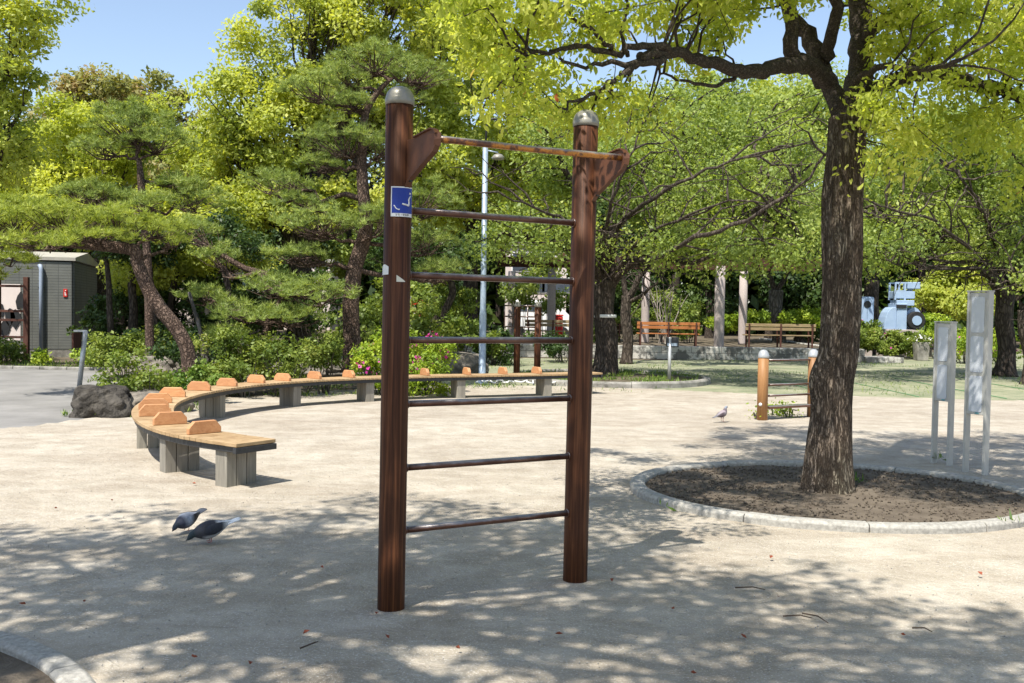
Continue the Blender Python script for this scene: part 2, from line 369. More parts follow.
def leaves(name, C, size, mat, parent=None, crnd=None, out=None, up=.5, droop=.25, ratio=.5, fold=False, spread=1.0, loc=None):
    """C (n,3) leaf positions -> leaf mesh, rhomb leaves (folded along the midrib when near)"""
    n = len(C)
    nr = norm(RS.randn(n, 3)*spread + np.array([0,0,up*1.6]) + (0 if out is None else out*.7))
    ax = RS.randn(n, 3); ax[:,2] -= droop*2; ax = norm(ax - nr*np.sum(ax*nr, 1, keepdims=True)); sd = np.cross(nr, ax)
    L = (size*(.5+.95*RS.rand(n)))[:,None]
    rr = RS.rand(n) if crnd is None else np.clip(.62*crnd+.38*RS.rand(n), 0, 1)
    if fold:
        w_ = L*ratio*.5
        p0 = C; p1 = C+ax*L*.35+sd*w_+nr*w_*.35; p2 = C+ax*L*.72+sd*w_*.72+nr*w_*.22; p3 = C+ax*L-nr*L*.1
        p4 = C+ax*L*.72-sd*w_*.72+nr*w_*.22; p5 = C+ax*L*.35-sd*w_+nr*w_*.35; 
        V = np.stack([p0,p1,p2,p3,p4,p5], 1).reshape(-1,3); b = np.arange(n)[:,None]*6
        idx = np.concatenate([b+np.array([[0,1,2,3]]), b+np.array([[0,3,4,5]])], 0)
        return np_mesh(name, V, 4, idx, mat, parent, np.concatenate([rr, rr]), loc)
    w_ = L*ratio*.5
    V = np.stack([C, C+ax*L*.45+sd*w_, C+ax*L, C+ax*L*.45-sd*w_], 1).reshape(-1,3)
    idx = np.arange(n*4).reshape(n,4)
    return np_mesh(name, V, 4, idx, mat, parent, rr, loc)
def clumps(blobs, n, cr, density=1.0, shell=.45, flat=.7):
    """blobs: list of (cx,cy,cz,rx,ry,rz). Returns leaf positions, clump tint, outward dirs, clump centres"""
    A = np.array([(b[3]*b[4]+b[4]*b[5]+b[3]*b[5]) for b in blobs]); A = A/A.sum()
    P, T, O, K = [], [], [], []
    for b, a in zip(blobs, A):
        nb = int(n*a); rad = np.array(b[3:6]); cen = np.array(b[:3])
        nc = max(5, int(density*2.6*np.prod(rad)**(2/3)/(cr*cr)))
        d = norm(RS.randn(nc, 3)); rr = shell+(1-shell)*RS.rand(nc)**.7
        cc = cen+d*rad*rr[:,None]*(1+.12*RS.randn(nc,1))
        ct = np.clip(RS.rand(nc), 0, 1); cs = cr*(.55+.9*RS.rand(nc))
        k = RS.randint(0, nc, nb)
        off = norm(RS.randn(nb,3))*(RS.rand(nb,1)**.45)*cs[k][:,None]; off[:,2] *= flat
        P.append(cc[k]+off); T.append(ct[k]); O.append(norm(d[k]+.9*norm(off))); K.append(cc)
    return np.concatenate(P), np.concatenate(T), np.concatenate(O), K
def bez(a, b, bow, n=7, wob=.0):
    a, b = Vector(a), Vector(b); m = (a+b)/2+Vector(bow); out = []
    for i in range(n):
        t = i/(n-1); p = a*(1-t)**2+m*2*t*(1-t)+b*t*t
        if 0 < i < n-1: p += Vector(RS.randn(3))*wob
        out.append(p)
    return out
def branching(mb, start, r0, blobs, K, per=9, sides=6, wob=.06, twig=.008, lift=.3):
    """limbs from start(s) to each blob, then branches to the clump centres round it"""
    starts = start if isinstance(start, list) else [start]
    for b, cc in zip(blobs, K):
        c = Vector(b[:3]) - Vector((0,0,b[5]*.25)); s0 = min(starts, key=lambda s: (Vector(s)-c).length)
        L = (c-Vector(s0)).length
        limb = bez(s0, c, (0,0,lift*L*.3), 8, wob*min(1, L*.3))
        rr = r0*min(1, .45+.12*max(b[3], b[5])); mb.tube(limb, [rr*(1-.68*i/7) for i in range(8)], sides, 0, False)
        idx = RS.choice(len(cc), min(per, len(cc)), replace=False)
        for k in idx:
            j = int(RS.randint(3, 8)); p = limb[j]; q = Vector(cc[k]); l = (q-p).length
            br = bez(p, q, (0,0,.1*l), 5, .05*l); r1 = rr*(1-.68*j/7)*.5
            mb.tube(br, [max(twig, r1*(1-.8*i/4)) for i in range(5)], 5, 0, False)
            for _ in range(2):
                jj = int(RS.randint(1, 5)); q2 = br[jj]+Vector(RS.randn(3))*min(.3, l*.14); 
                mb.tube([br[jj], (br[jj]+q2)/2+Vector(RS.randn(3))*l*.04, q2], [max(twig, r1*.4), twig*1.1, twig*.6], 4, 0, False)
def trunk_mesh(path, rad, n=14, rough=.06, flare=1.5, sub=4, ridges=0, seed=0):
    """trunk with uneven girth; returns MB"""
    pts, rs = [], []
    P = [Vector(p) for p in path]
    for i in range(len(P)-1):
        for k in range(sub):
            t = k/sub
            p0, p1, p2, p3 = P[max(i-1,0)], P[i], P[i+1], P[min(i+2, len(P)-1)]
            pts.append(.5*((2*p1)+(-p0+p2)*t+(2*p0-5*p1+4*p2-p3)*t*t+(-p0+3*p1-3*p2+p3)*t**3)); rs.append(rad[i]*(1-t)+rad[i+1]*t)
    pts.append(P[-1]); rs.append(rad[-1])
    mb = MB(); mb.tube(pts, rs, n, 0, True)
    vs = mb.v; z0 = pts[0].z
    for i, p in enumerate(pts):
        for k in range(n):
            v = Vector(vs[i*n+k]); d = v-p; h = v.z-z0
            a = 2*math.pi*k/n
            f = 1+rough*noise.noise(Vector((math.cos(a)*1.3+seed, math.sin(a)*1.3, h*1.1)))*2
            if flare: f *= 1+(flare-1)*math.exp(-h/(rs[0]*.9))*(.75+.5*noise.noise(Vector((math.cos(a)*2.2, math.sin(a)*2.2, seed+5))))
            if ridges: f *= 1+ridges*noise.noise(Vector((math.cos(a)*7, math.sin(a)*7, h*1.6+seed)))
            vs[i*n+k] = tuple(p+d*f)
    return mb
def finish(o, base, rz=None):
    base = Vector(base); T = Matrix.Translation(-base)
    def rec(x):
        if x.type == 'MESH': x.data.transform(T)
        for c in kids(x): rec(c)
    rec(o); o.location = base; return o
def sheet(name, poly, z, mat, kind='structure', sub=0, jag=0, label=None):
    """a ground sheet with an uneven outline"""
    pts = []
    for i in range(len(poly)):
        a, b = Vector((*poly[i], 0)), Vector((*poly[(i+1) % len(poly)], 0)); L = (b-a).length
        k = max(1, int(L/sub)) if sub else 1
        for j in range(k):
            p = a+(b-a)*j/k
            if jag and j:
                nrm = Vector((-(b-a).y, (b-a).x, 0)).normalized(); p += nrm*jag*(noise.noise(p*1.3)+.6*noise.noise(p*4.1))
            pts.append((p.x, p.y, z))
    me = bpy.data.meshes.new(name); me.from_pydata(pts, [], [tuple(range(len(pts)))]); me.materials.append(mat)
    bm = bmesh.new(); bm.from_mesh(me); bmesh.ops.triangulate(bm, faces=bm.faces); bm.to_mesh(me); bm.free()
    o = bpy.data.objects.new(name, me); COL.objects.link(o); return tag(o, kind=kind)
def g2(px, py): p = G(px, py); return (p.x, p.y)

# ------------------------------------------------------------------ ground
sheet('ground', [(-400,-200),(400,-200),(400,700),(-400,700)], 0, MAT['earth'])
# gently uneven sand: a grid with soft lumps and a low mound round each ladder post
LP = Vector((-.593, 5.025, 0)); RP = Vector((.378, 5.61, 0))
def sand_sheet():
    edge = [(-6.2, -3), (9.5, -3), (9.9, 8), (9.6, 13), (9.4, 18.2), (4.4, 18.9), (2.0, 20.1), (-1.2, 19.6), (-3.6, 17.8), (-4.9, 15.9), (-5.5, 13.8), (-5.9, 12.3), (-6.35, 11.7), (-6.5, 9.8), (-7.0, 6)]
    poly = []
    for i in range(len(edge)):
        a, b = Vector(edge[i]), Vector(edge[(i+1) % len(edge)]); k = max(1, int((b-a).length/.3))
        for j in range(k):
            p = a+(b-a)*j/k; poly.append(p+Vector((noise.noise(Vector((p.x*.8,p.y*.8,1)))*.22, noise.noise(Vector((p.x*.9,p.y*.9,7)))*.28)))
    def inside(x, y):
        c = False; j = len(poly)-1
        for i in range(len(poly)):
            if (poly[i].y > y) != (poly[j].y > y) and x < (poly[j].x-poly[i].x)*(y-poly[i].y)/(poly[j].y-poly[i].y)+poly[i].x: c = not c
            j = i
        return c
    st = .12; nx, ny = int(17.4/st), int(24/st); ix = {}; vs = []; fs = []
    ok = [[inside(-7.3+(i+.5)*st, -3+(j+.5)*st) for j in range(ny)] for i in range(nx)]
    def vid(i, j):
        if (i, j) not in ix:
            x, y = -7.3+i*st, -3+j*st
            h = .010+.006*noise.noise(Vector((x*1.1, y*1.1, 0)))+.002*noise.noise(Vector((x*4, y*4, 3)))
            for c in (LP, RP): h += .012*math.exp(-((x-c.x)**2+(y-c.y)**2)/.05)
            edgey = ok[max(i-1,0)][max(j-1,0)] and ok[min(i,nx-1)][min(j,ny-1)] and ok[max(i-1,0)][min(j,ny-1)] and ok[min(i,nx-1)][max(j-1,0)]
            ix[i, j] = len(vs); vs.append((x, y, h if edgey else .004))
        return ix[i, j]
    for i in range(nx):
        for j in range(ny):
            if ok[i][j]: fs.append((vid(i,j), vid(i+1,j), vid(i+1,j+1), vid(i,j+1)))
    me = bpy.data.meshes.new('sand'); me.from_pydata(vs, [], fs); me.materials.append(MAT['sand'])
    me.polygons.foreach_set('use_smooth', [True]*len(fs)); me.update()
    o = bpy.data.objects.new('sand', me); COL.objects.link(o); tag(o, kind='structure')
sand_sheet()
# thin grassy, partly bare ground behind the sand
sheet('lawn', [(-1.6,19.4),(2,20.0),(4.4,18.8),(9.4,18.0),(9.7,12),(14,12),(40,14),(40,40),(10,41),(5,31),(-6,31),(-3,24)], .0035, MAT['turf'], sub=.5, jag=.25)
# asphalt path on the left
sheet('path', [(-30,23.2),(-10,22.4),(-8.2,22.2),(-7.6,20),(-7.0,16),(-5.6,13.6),(-5.3,11.4),(-6.3,9.3),(-7.2,4),(-9,-3),(-30,-3)], .0035, MAT['asphalt'], sub=.4, jag=.12)
# platform behind, with its low stone retaining wall
pl = MB(); pl.box((3.3, 37.9, .18), (15.6, 12, .36)); tag(pl.build('terrace_ground', MAT['earth']), kind='structure')
rw = MB()
rw.box((3.3, 31.72, .21), (15.7, .34, .42)); rw.box((11.0, 37.9, .20), (.32, 12.0, .40)); rw.box((11.75, 31.9, .09), (1.2, .9, .18))
finish(tag(rw.build('retaining_wall', MAT['wall_stone'], bevel=.02), 'low stained stone retaining wall along the front of the raised terrace', 'wall'), (9, 31.7, 0))
k = MB()
for i in range(18):
    x = -14+i*.62; k.box((x, 22.35-.045*(x+8), .03), (.60, .12, .08))
finish(tag(k.build('kerb', MAT['granite_old'], bevel=.015), kind='structure'), (-9, 22.4, 0))

# ------------------------------------------------------------------ planter rings
def ring(c, ro, label, nseg, mat, a0=0, hgt=.105, wd=.13, wonk=.0, group=None, sq=1.0, sz=.045):
    root = empty('planter_ring', (0,0,0)); tag(root, label, 'planter ring', group)
    mb = MB()
    for s_ in range(nseg):
        A = a0+2*math.pi*s_/nseg+.0022; B = a0+2*math.pi*(s_+1)/nseg-.0022; dz = wonk*random.uniform(-1, 1); n = 10
        prof = [(0,-.02), (0,hgt*.72), (.022,hgt), (wd-.022,hgt), (wd,hgt*.78), (wd,-.02)]
        vs = []; fs = []
        for i in range(n+1):
            a = A+(B-A)*i/n
            for u, z in prof: vs.append((c[0]+(ro-u+dz*.5)*math.cos(a), c[1]+(ro*sq-u+dz*.5)*math.sin(a), z+dz))
        m = len(prof)
        for i in range(n):
            for j in range(m-1): fs.append((i*m+j, (i+1)*m+j, (i+1)*m+j+1, i*m+j+1))
        fs.append(tuple(range(m))); fs.append(tuple(n*m+j for j in range(m)))
        mb.add(vs, fs)
    mb.build('kerb_stones', mat, root, bevel=.006)
    n = 64; rr = [0,.35,.6,.8,.93,1]; vs = [(c[0], c[1], sz+.035)]; fs = []
    for q in rr[1:]:
        for i in range(n):
            a = 2*math.pi*i/n; x = c[0]+(ro-.06)*q*math.cos(a); y = c[1]+(ro*sq-.06)*q*math.sin(a)
            vs.append((x, y, sz+.035*(1-q)+.012*noise.noise(Vector((x*3, y*3, 0)))))
    for i in range(n): fs.append((0, 1+i, 1+(i+1) % n))
    for q in range(len(rr)-2):
        for i in range(n): fs.append((1+q*n+i, 1+(q+1)*n+i, 1+(q+1)*n+(i+1) % n, 1+q*n+(i+1) % n))
    s_ = MB().add(vs, fs, 0, True).build('soil', MAT['soil'] if ro < 1.9 else MAT['earth'], root)
    return finish(root, (c[0], c[1], 0))
ring((2.74, 8.46), 1.71, 'round pale granite kerb ring full of bare soil around the big tree trunk', 12, MAT['granite'], .4, .075, wonk=.004, sq=.88, sz=.03)
ring((-3.07, 2.93), 1.75, 'curved granite kerb cut off by the bottom left corner of the picture', 12, MAT['granite'], .2, .055, .13, wonk=.002, sz=.024)
ring((2.15, 21.75), 2.15, 'stained round stone kerb around the foot of the banded tree', 16, MAT['granite_old'], .1, .13, .16, .008)

# ------------------------------------------------------------------ ladder
up = Vector((0,0,1)); u = (RP-LP).normalized(); nrm = Vector((u.y, -u.x, 0))
lad = empty('exercise_ladder'); tag(lad, 'tall brown wooden climbing ladder with two round posts and a worn pull-up bar', 'exercise ladder')
for P_, cm, ztop in ((LP, 'cap', 2.552), (RP, 'cap', 2.572)):
    mb = MB(); mb.lathe(P_, [(.069, -.1), (.069, .3), (.069, 1.2), (.069, ztop)], 40)
    # vertical joints of the round posts
    post = mb.build('post', MAT['post_wood'], lad)
    cp = MB(); cp.lathe(P_, [(.0725, ztop-.004), (.0735, ztop+.012), (.0735, ztop+.026), (.071, ztop+.030), (.0695, ztop+.038), (.064, ztop+.056), (.052, ztop+.073), (.036, ztop+.083), (.017, ztop+.089), (.003, ztop+.090)], 36)
    cp.build('post_cap', MAT[cm], post)
for z in (2.03, 1.705, 1.377, 1.053, .728, .408):
    a = LP+up*z+u*.05; b = RP+up*z-u*.05
    mb = MB(); mb.tube([a, b], .0172, 16, 0, True)
    mb.tube([a+u*.016, a+u*.024], .023, 16); mb.tube([b-u*.024, b-u*.016], .023, 16)
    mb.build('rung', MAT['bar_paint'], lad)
bL = Vector((.215, -.205, 0)); bd = bL.normalized(); bn = Vector((-bd.y, bd.x, 0))
outl = [(.045, .0)]
outl = [(.035,.078),(.12,.092),(.225,.118),(.250,.122),(.270,.115),(.284,.098),(.289,.070),(.284,.040),(.268,.012),(.23,-.015),(.19,-.040),(.145,-.075),(.11,-.100),(.085,-.122),(.07,-.145),(.035,-.145)]
for P_, zb in ((LP, 2.36), (RP, 2.375)):
    mb = MB(); mb.prism(outl, P_+up*(zb-.075), bd, up, bn, .012); 
    e = P_+bd*.252+up*zb
    br = mb.build('bar_bracket', MAT['bracket'], lad, bevel=.003)
    rim = MB()
    rp = [outl[i] for i in range(1, 15)]
    for i in range(len(rp)-1):
        a = P_+up*(zb-.075)+bd*rp[i][0]+up*rp[i][1]; b = P_+up*(zb-.075)+bd*rp[i+1][0]+up*rp[i+1][1]
        rim.bar(a, b+(b-a)*.12, .034, .006)
    rim.build('flange', MAT['bracket'], br)
    bt = MB()
    bt.tube([P_+up*(zb-.19)+bd*.09-bn*.010, P_+up*(zb-.19)+bd*.09+bn*.010], .008, 8)
    bt.build('bolt', MAT['dark_metal'], br)
e0 = LP+bd*.252+up*2.36+bn*.008; e1 = RP+bd*.252+up*2.375-bn*.008
dd = (e1-e0).normalized()
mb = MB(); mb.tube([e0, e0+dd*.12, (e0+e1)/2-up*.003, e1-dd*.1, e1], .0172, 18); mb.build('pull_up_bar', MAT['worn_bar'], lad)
# blue instruction plate, curved round the left post
th0 = math.atan2(-LP.y, -LP.x)        # towards the camera
def curved(mb, a0, a1, z0, z1, r, n=8, mi=0):
    vs = []; fs = []
    for i in range(n+1):
        a = a0+(a1-a0)*i/n; x, y = LP.x+r*math.cos(a), LP.y+r*math.sin(a); vs += [(x, y, z0), (x, y, z1)]
    for i in range(n): fs.append((2*i, 2*i+2, 2*i+3, 2*i+1))
    return mb.add(vs, fs, mi)
pa, pb = th0-.85+.33, th0+1.25
zp0, zp1 = 1.990, 2.138
pmb = curved(MB(), pa, pb, zp0, zp1, .0705); plate = pmb.build('instruction_plate', MAT['white'], lad, None)
sd_ = plate.modifiers.new('solid', 'SOLIDIFY'); sd_.thickness = .0012
tag(plate, 'blue plate with a white figure sitting on the ground')
curved(MB(), pa+.08, pb-.04, zp0+.017, zp1-.006, .0722).build('blue_field', MAT['blue'], plate)
def onpost(s, t, r=.0728):      # s,t in 0..1 over the blue field
    a = (pa+.08)+(pb-.04-pa-.08)*s; z = zp0+.017+(zp1-zp0-.023)*t; return Vector((LP.x+r*math.cos(a), LP.y+r*math.sin(a), z))
fig = MB()
def stroke(pts, wd):
    q = [onpost(*p) for p in pts]
    for i in range(len(q)-1): fig.tube([q[i], q[i+1]], wd*1.35, 6)
stroke([(.44,.37),(.62,.34),(.76,.31)], .0034)      # legs
stroke([(.76,.31),(.765,.45),(.75,.56),(.80,.64)], .0028)   # back
stroke([(.74,.56),(.86,.70)], .0022)
fig.lathe(onpost(.82,.80)-up*.004, [(.001,-.002),(.0045,.001),(.0045,.006),(.001,.009)], 8)
fig.build('figure', MAT['white'], plate)
fig = MB(); stroke([(.10,.30),(.15,.24),(.18,.19),(.24,.15),(.34,.14)], .0022); fig.build('motion_mark', MAT['white'], plate)
def text_obj(name, body, size, mat, parent, place, ext=.0006):
    """lettering turned into a mesh; place(x, y, z) bends it to its surface"""
    cu = bpy.data.curves.new(name, 'FONT'); cu.body = body; cu.size = size; cu.extrude = ext; cu.align_x = 'CENTER'; cu.align_y = 'CENTER'; cu.resolution_u = 2
    t = bpy.data.objects.new(name, cu); COL.objects.link(t); dg = bpy.context.evaluated_depsgraph_get()
    me = bpy.data.meshes.new_from_object(t.evaluated_get(dg)); COL.objects.unlink(t); bpy.data.objects.remove(t)
    for v in me.vertices: v.co = place(*v.co)
    me.materials.clear(); me.materials.append(mat); o = bpy.data.objects.new(name, me); COL.objects.link(o); o.parent = parent; return o
am = (pa+pb)/2-.05
text_obj('lettering', 'うで・せなか', .0125, MAT['dark_metal'], plate, lambda x, y, z: Vector((LP.x+(.0724+z)*math.cos(am+x/.0724), LP.y+(.0724+z)*math.sin(am+x/.0724), zp0+.0085+y)))
def sticker(ang0, ang1, zs, mat, name, label):
    vs = []; n = 5
    for i in range(n+1):
        a = ang0+(ang1-ang0)*i/n; lo, hi = zs(i/n); vs += [(LP.x+.0712*math.cos(a), LP.y+.0712*math.sin(a), lo), (LP.x+.0712*math.cos(a), LP.y+.0712*math.sin(a), hi)]
    o = MB().add(vs, [(2*i, 2*i+2, 2*i+3, 2*i+1) for i in range(n)]).build(name, mat, lad); tag(o, label); return o
sticker(th0-.02, th0+.62, lambda t: (1.668, 1.672+.03*(1-t)), MAT['pale_sticker'], 'sticker', 'torn triangular cream sticker')
st2 = sticker(th0-1.50, th0-.62, lambda t: (1.70+.004*t, 1.742+.012*math.sin(math.pi*t)), MAT['white'], 'sticker', 'small rounded white sticker with a teal top')
vs = []
finish(lad, (0, 0, 0)); 
base = (LP+RP)/2; finish(lad, base); lad.rotation_euler = (0, R(.33), 0)

# ------------------------------------------------------------------ curved bench
inner = [(-2.04,8.53),(-2.62,8.98),(-3.08,9.55),(-3.45,10.25),(-3.72,10.98),(-3.90,11.8),(-3.94,12.7),(-3.82,13.6),(-3.52,14.5),(-2.95,15.35),(-2.15,16.05),(-1.2,16.65),(-.1,17.15),(.8,17.6),(1.66,18.15)]
def dense(pts, step):
    P = [Vector((*p, 0)) for p in pts]; out = []
    for i in range(len(P)-1):
        p0, p1, p2, p3 = P[max(i-1,0)], P[i], P[i+1], P[min(i+2, len(P)-1)]
        for k in range(20):
            t = k/20; out.append(.5*((2*p1)+(-p0+p2)*t+(2*p0-5*p1+4*p2-p3)*t*t+(-p0+3*p1-3*p2+p3)*t**3))
    out.append(P[-1]); res = [out[0]]; acc = 0
    for i in range(1, len(out)):
        d = (out[i]-out[i-1]).length
        while acc+d >= step:
            r = (step-acc)/d; out[i-1] = out[i-1]+(out[i]-out[i-1])*r; res.append(out[i-1].copy()); d = (out[i]-out[i-1]).length; acc = 0
        acc += d
    return res
ST = .075; line = dense(inner, ST); WB = .40
tang = [(line[min(i+2, len(line)-1)]-line[max(i-2, 0)]).normalized() for i in range(len(line))]
outw = [Vector((-t.y, t.x, 0)) for t in tang]        # away from the circle's middle
# make sure "outward" is left of the travel direction near the start
if (outw[0].dot(Vector((-1,-1,0)))) < 0: outw = [-o for o in outw]
bench = empty('curved_bench'); tag(bench, 'long curved slatted wooden bench with orange arm dividers, sweeping round the sand', 'bench')
ZS = .40
mb = MB()
for i, (p, t, o) in enumerate(zip(line, tang, outw)):
    c = p+o*WB/2; jz = random.uniform(-.0012, .0012)
    # wedge shaped slat: wider at the outer end
    wi, wo = .032, .032+.0075*1.0
    a, b = p-o*.012, p+o*(WB+.012)
    vs = [a-t*wi, a+t*wi, b+t*wo, b-t*wo]
    mb.add([v+up*(ZS-.032+jz) for v in vs]+[v+up*(ZS+jz) for v in vs], [(0,1,2,3),(4,5,6,7),(0,1,5,4),(1,2,6,5),(2,3,7,6),(3,0,4,7)])
mb.build('seat', MAT['seat_wood'], bench, bevel=.004)
fr = MB()
for off in (.03, WB-.03):
    for i in range(0, len(line)-1, 3):
        j = min(i+3, len(line)-1); fr.bar(line[i]+outw[i]*off+up*(ZS-.06), line[j]+outw[j]*off+up*(ZS-.06), .035, .05)
for e_ in (0, len(line)-1): fr.bar(line[e_]+outw[e_]*-.015+up*(ZS-.062)+tang[e_]*(-.02 if e_ == 0 else .02), line[e_]+outw[e_]*(WB+.015)+up*(ZS-.062)+tang[e_]*(-.02 if e_ == 0 else .02), .045, .05)
fr.build('frame', MAT['dark_metal'], bench, bevel=.004)
def nearest(px, py, z, side):
    q = G(px, py, z); q.z = 0
    return min(range(len(line)), key=lambda i: ((line[i]+outw[i]*side)-q).length)
for px, py in ((207,433),(175,424.5),(157,416),(150,409),(157,402.8),(167,397),(187,390.3),(211,385.6),(241,382.3),(275,380),(310,378.5),(349,377.3),(390,376.7),(431,376),(473,376),(516,376),(560,376.4)):
    i = nearest(px, py, ZS, WB/2); p, o, t = line[i], outw[i], tang[i]
    c = p+o*(WB/2)+up*ZS; hw = .155
    d = MB(); hv = random.uniform(-.006,.006); tv = (t+o*random.uniform(-.05,.05)).normalized(); ov_ = up.cross(tv)*(-1 if up.cross(tv).dot(o) < 0 else 1); d.prism([(-hw,0),(hw,0),(hw,.055+hv),(hw-.055,.115+hv),(-hw+.052,.115+hv*.6),(-hw,.055+hv)], c+up*.002+o*random.uniform(-.01,.01), ov_, up, tv, .05)
    dv = d.build('divider', MAT['divider'], bench, bevel=.005)
    bt = MB()
    for s_ in (-.09, .09): bt.lathe(c+o*s_+up*.03-t*.0255, [(.004,-.004),(.007,0),(.004,.004)], 6)
legs_px = ((239,484),(190,470),(150,448))
spots = [nearest(px, py, 0, .2) for px, py in legs_px]+[nearest(219,418,0,.12), nearest(279,405,0,.2), nearest(362,401,0,.2), nearest(462,399,0,.2), nearest(550,397,0,.2), len(line)-4]
extra = [int((spots[2]+spots[3])/2)]
for i in sorted(set([max(3, x) for x in spots])|set(extra)):
    p, o, t = line[i], outw[i], tang[i]; c = p+o*(WB/2); ang = math.atan2(o.y, o.x)
    lg = MB()
    for s_ in (-.108, 0, .108): lg.box(c+o*s_+up*.155, (.102, .15, .33), ang)
    l = lg.build('leg', MAT['leg_wood'], bench, bevel=.006)
    lc = MB(); lc.box(c+up*.327, (.37, .16, .014), ang); lc.build('leg_plate', MAT['dark_metal'], l)
finish(bench, (-3.2, 12.5, 0))

# ------------------------------------------------------------------ orange hurdle station
st = empty('exercise_hurdle'); tag(st, 'low exercise frame with two orange-brown posts and four bars, partly behind the big tree', 'exercise frame')
A = G(762, 420.5); A.z = 0; B = G(812, 417.5); B.z = 0; uu = (B-A).normalized()
for P_ in (A, B):
    po = MB().lathe(P_, [(.075,-.05),(.075,.5),(.075,.90)], 28).build('post', MAT['orange_wood'], st)
    MB().lathe(P_, [(.078,.895),(.080,.91),(.080,.93),(.076,.94),(.070,.965),(.052,.995),(.028,1.01),(.004,1.014)], 28).build('post_cap', MAT['cap_pale'], po)
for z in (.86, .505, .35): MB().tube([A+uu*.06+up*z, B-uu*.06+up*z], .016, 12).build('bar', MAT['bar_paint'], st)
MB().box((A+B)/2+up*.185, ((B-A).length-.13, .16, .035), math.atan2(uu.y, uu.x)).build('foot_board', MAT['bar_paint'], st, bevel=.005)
MB().lathe(A+Vector((-.045,-.066,.235)), [(.002,-.024),(.018,-.018),(.026,0),(.018,.018),(.002,.024)], 12).build('reflector', MAT['white'], st)
finish(st, (A+B)/2)

# ------------------------------------------------------------------ brown lattice station behind the bench
st = empty('lattice_station'); tag(st, 'distant pair of reddish brown posts with a lattice of thin bars, seen through the ladder', 'exercise frame')
A = W(516.5, 379, 21.3); A.z = 0; B = W(537, 379, 21.0); B.z = 0; uu = (B-A).normalized()
for P_ in (A, B):
    po = MB().lathe(P_, [(.07,-.05),(.07,.8),(.07,1.58)], 20).build('post', MAT['post_wood'], st)
    MB().lathe(P_, [(.074,1.575),(.076,1.60),(.070,1.63),(.05,1.67),(.005,1.69)], 20).build('post_cap', MAT['cap'], po)
lt = MB(); X0 = A-uu*.34; X1 = B-uu*.05
for z in (1.60, 1.37, 1.15): lt.tube([X0+up*z, X1+up*z], .016, 8)
for q in (X0, A-uu*.12, A+uu*.26): lt.tube([q+up*1.15, q+up*1.60], .013, 8)
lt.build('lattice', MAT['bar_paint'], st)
finish(st, (A+B)/2)

# ------------------------------------------------------------------ two board signs
def board(A, L, ytop, npan, label):
    """two uprights as channels with framed panels between them"""
    A = Vector((*A, 0)); uu = Vector((.5, -.866, 0)); nn = Vector((uu.y, -uu.x, 0)); B = A+uu*L
    H = H_CAM+(315.0-ytop)/F_PX*A.y
    root = empty('notice_board'); tag(root, label, 'notice board', 'grey metal notice boards beside the tree ring')
    for P_ in (A, B): MB().box(P_+up*(H/2), (.026, .075, H), math.atan2(uu.y, uu.x)).build('upright', MAT['alu'], root, bevel=.004)
    MB().box((A+B)/2+up*(H+.004), (L+.035, .085, .012), math.atan2(uu.y, uu.x)).build('top_cap', MAT['alu'], root, bevel=.002)
    ph = .365; bk = MB(); z1 = H-.012
    bk.box((A+B)/2+up*(z1-npan*(ph+.02)/2-.012), (L-.024, .062, npan*(ph+.02)+.03), math.atan2(uu.y, uu.x)); b = bk.build('panel_frame', MAT['alu'], root, bevel=.003)
    for i in range(npan):
        zc = z1-.03-ph/2-i*(ph+.02); w_, h_, r_ = (L-.070)/2, ph/2-.008, .022
        poly = []
        for cx, cz, a0 in ((w_-r_,h_-r_,0),(-w_+r_,h_-r_,90),(-w_+r_,-h_+r_,180),(w_-r_,-h_+r_,270)):
            for q in range(5): a = R(a0+q*22.5); poly.append((cx+r_*math.cos(a), cz+r_*math.sin(a)))
        MB().prism(poly, (A+B)/2+nn*.033+up*zc, uu, up, nn, .006).build('panel', MAT['board'], b, bevel=.002)
        MB().prism(poly, (A+B)/2-nn*.033+up*zc, uu, up, nn, .006).build('panel', MAT['board'], b, bevel=.002)
    MB().prism([(-.02,-.007),(.02,-.007),(.02,.007),(-.02,.007)], (A+B)/2+nn*.0325+uu*.02+up*(z1-npan*(ph+.02)-.012), uu, up, nn, .004).build('maker_tag', MAT['teal'], b)
    return finish(root, (A+B)/2)
board((4.395,10.33), .185, 322.5, 2, 'shorter of the two narrow grey metal boards, with two blank panels')
board((4.485,9.80), .21, 291.5, 3, 'taller of the two narrow grey metal boards, with three blank panels')

# ------------------------------------------------------------------ lamp posts and little signs
def lamp(x, y, H, label, wd=.07):
    root = empty('street_lamp'); tag(root, label, 'street lamp'); P_ = Vector((x, y, 0))
    MB().lathe(P_, [(wd*1.6,0),(wd*1.6,.02),(wd*1.05,.05),(wd*1.02,1.4),(wd*.98,1.44),(wd*.85,1.5),(wd*.75,H)], 20).build('pole', MAT['galv'], root)
    T = P_+up*H
    pts = [T]+[T+Vector((.16+.14*math.cos(a), 0, .42+.16*math.sin(a)+.0)) for a in np.linspace(math.pi, 0, 9)]+[T+Vector((.30,0,.22))]
    MB().tube(pts, .022, 8).build('arm', MAT['black'], root)
    MB().lathe(T+Vector((.26,-.02,-.22)), [(.02,.10),(.08,.08),(.12,.04),(.13,0),(.11,-.02),(.02,-.03)], 20).build('lamp_shade', MAT['cap'], root)
    MB().tube([T+Vector((0,0,-.05)), T+Vector((.26,-.02,-.10))], .014, 6).build('bracket', MAT['galv'], root)
    return finish(root, P_)
b_ = W(482, 380, 20.3); lamp(b_.x, b_.y, H_CAM+.153*20.3+.12, 'slim blue-grey lamp post with a black hooked arm, seen between the ladder posts')
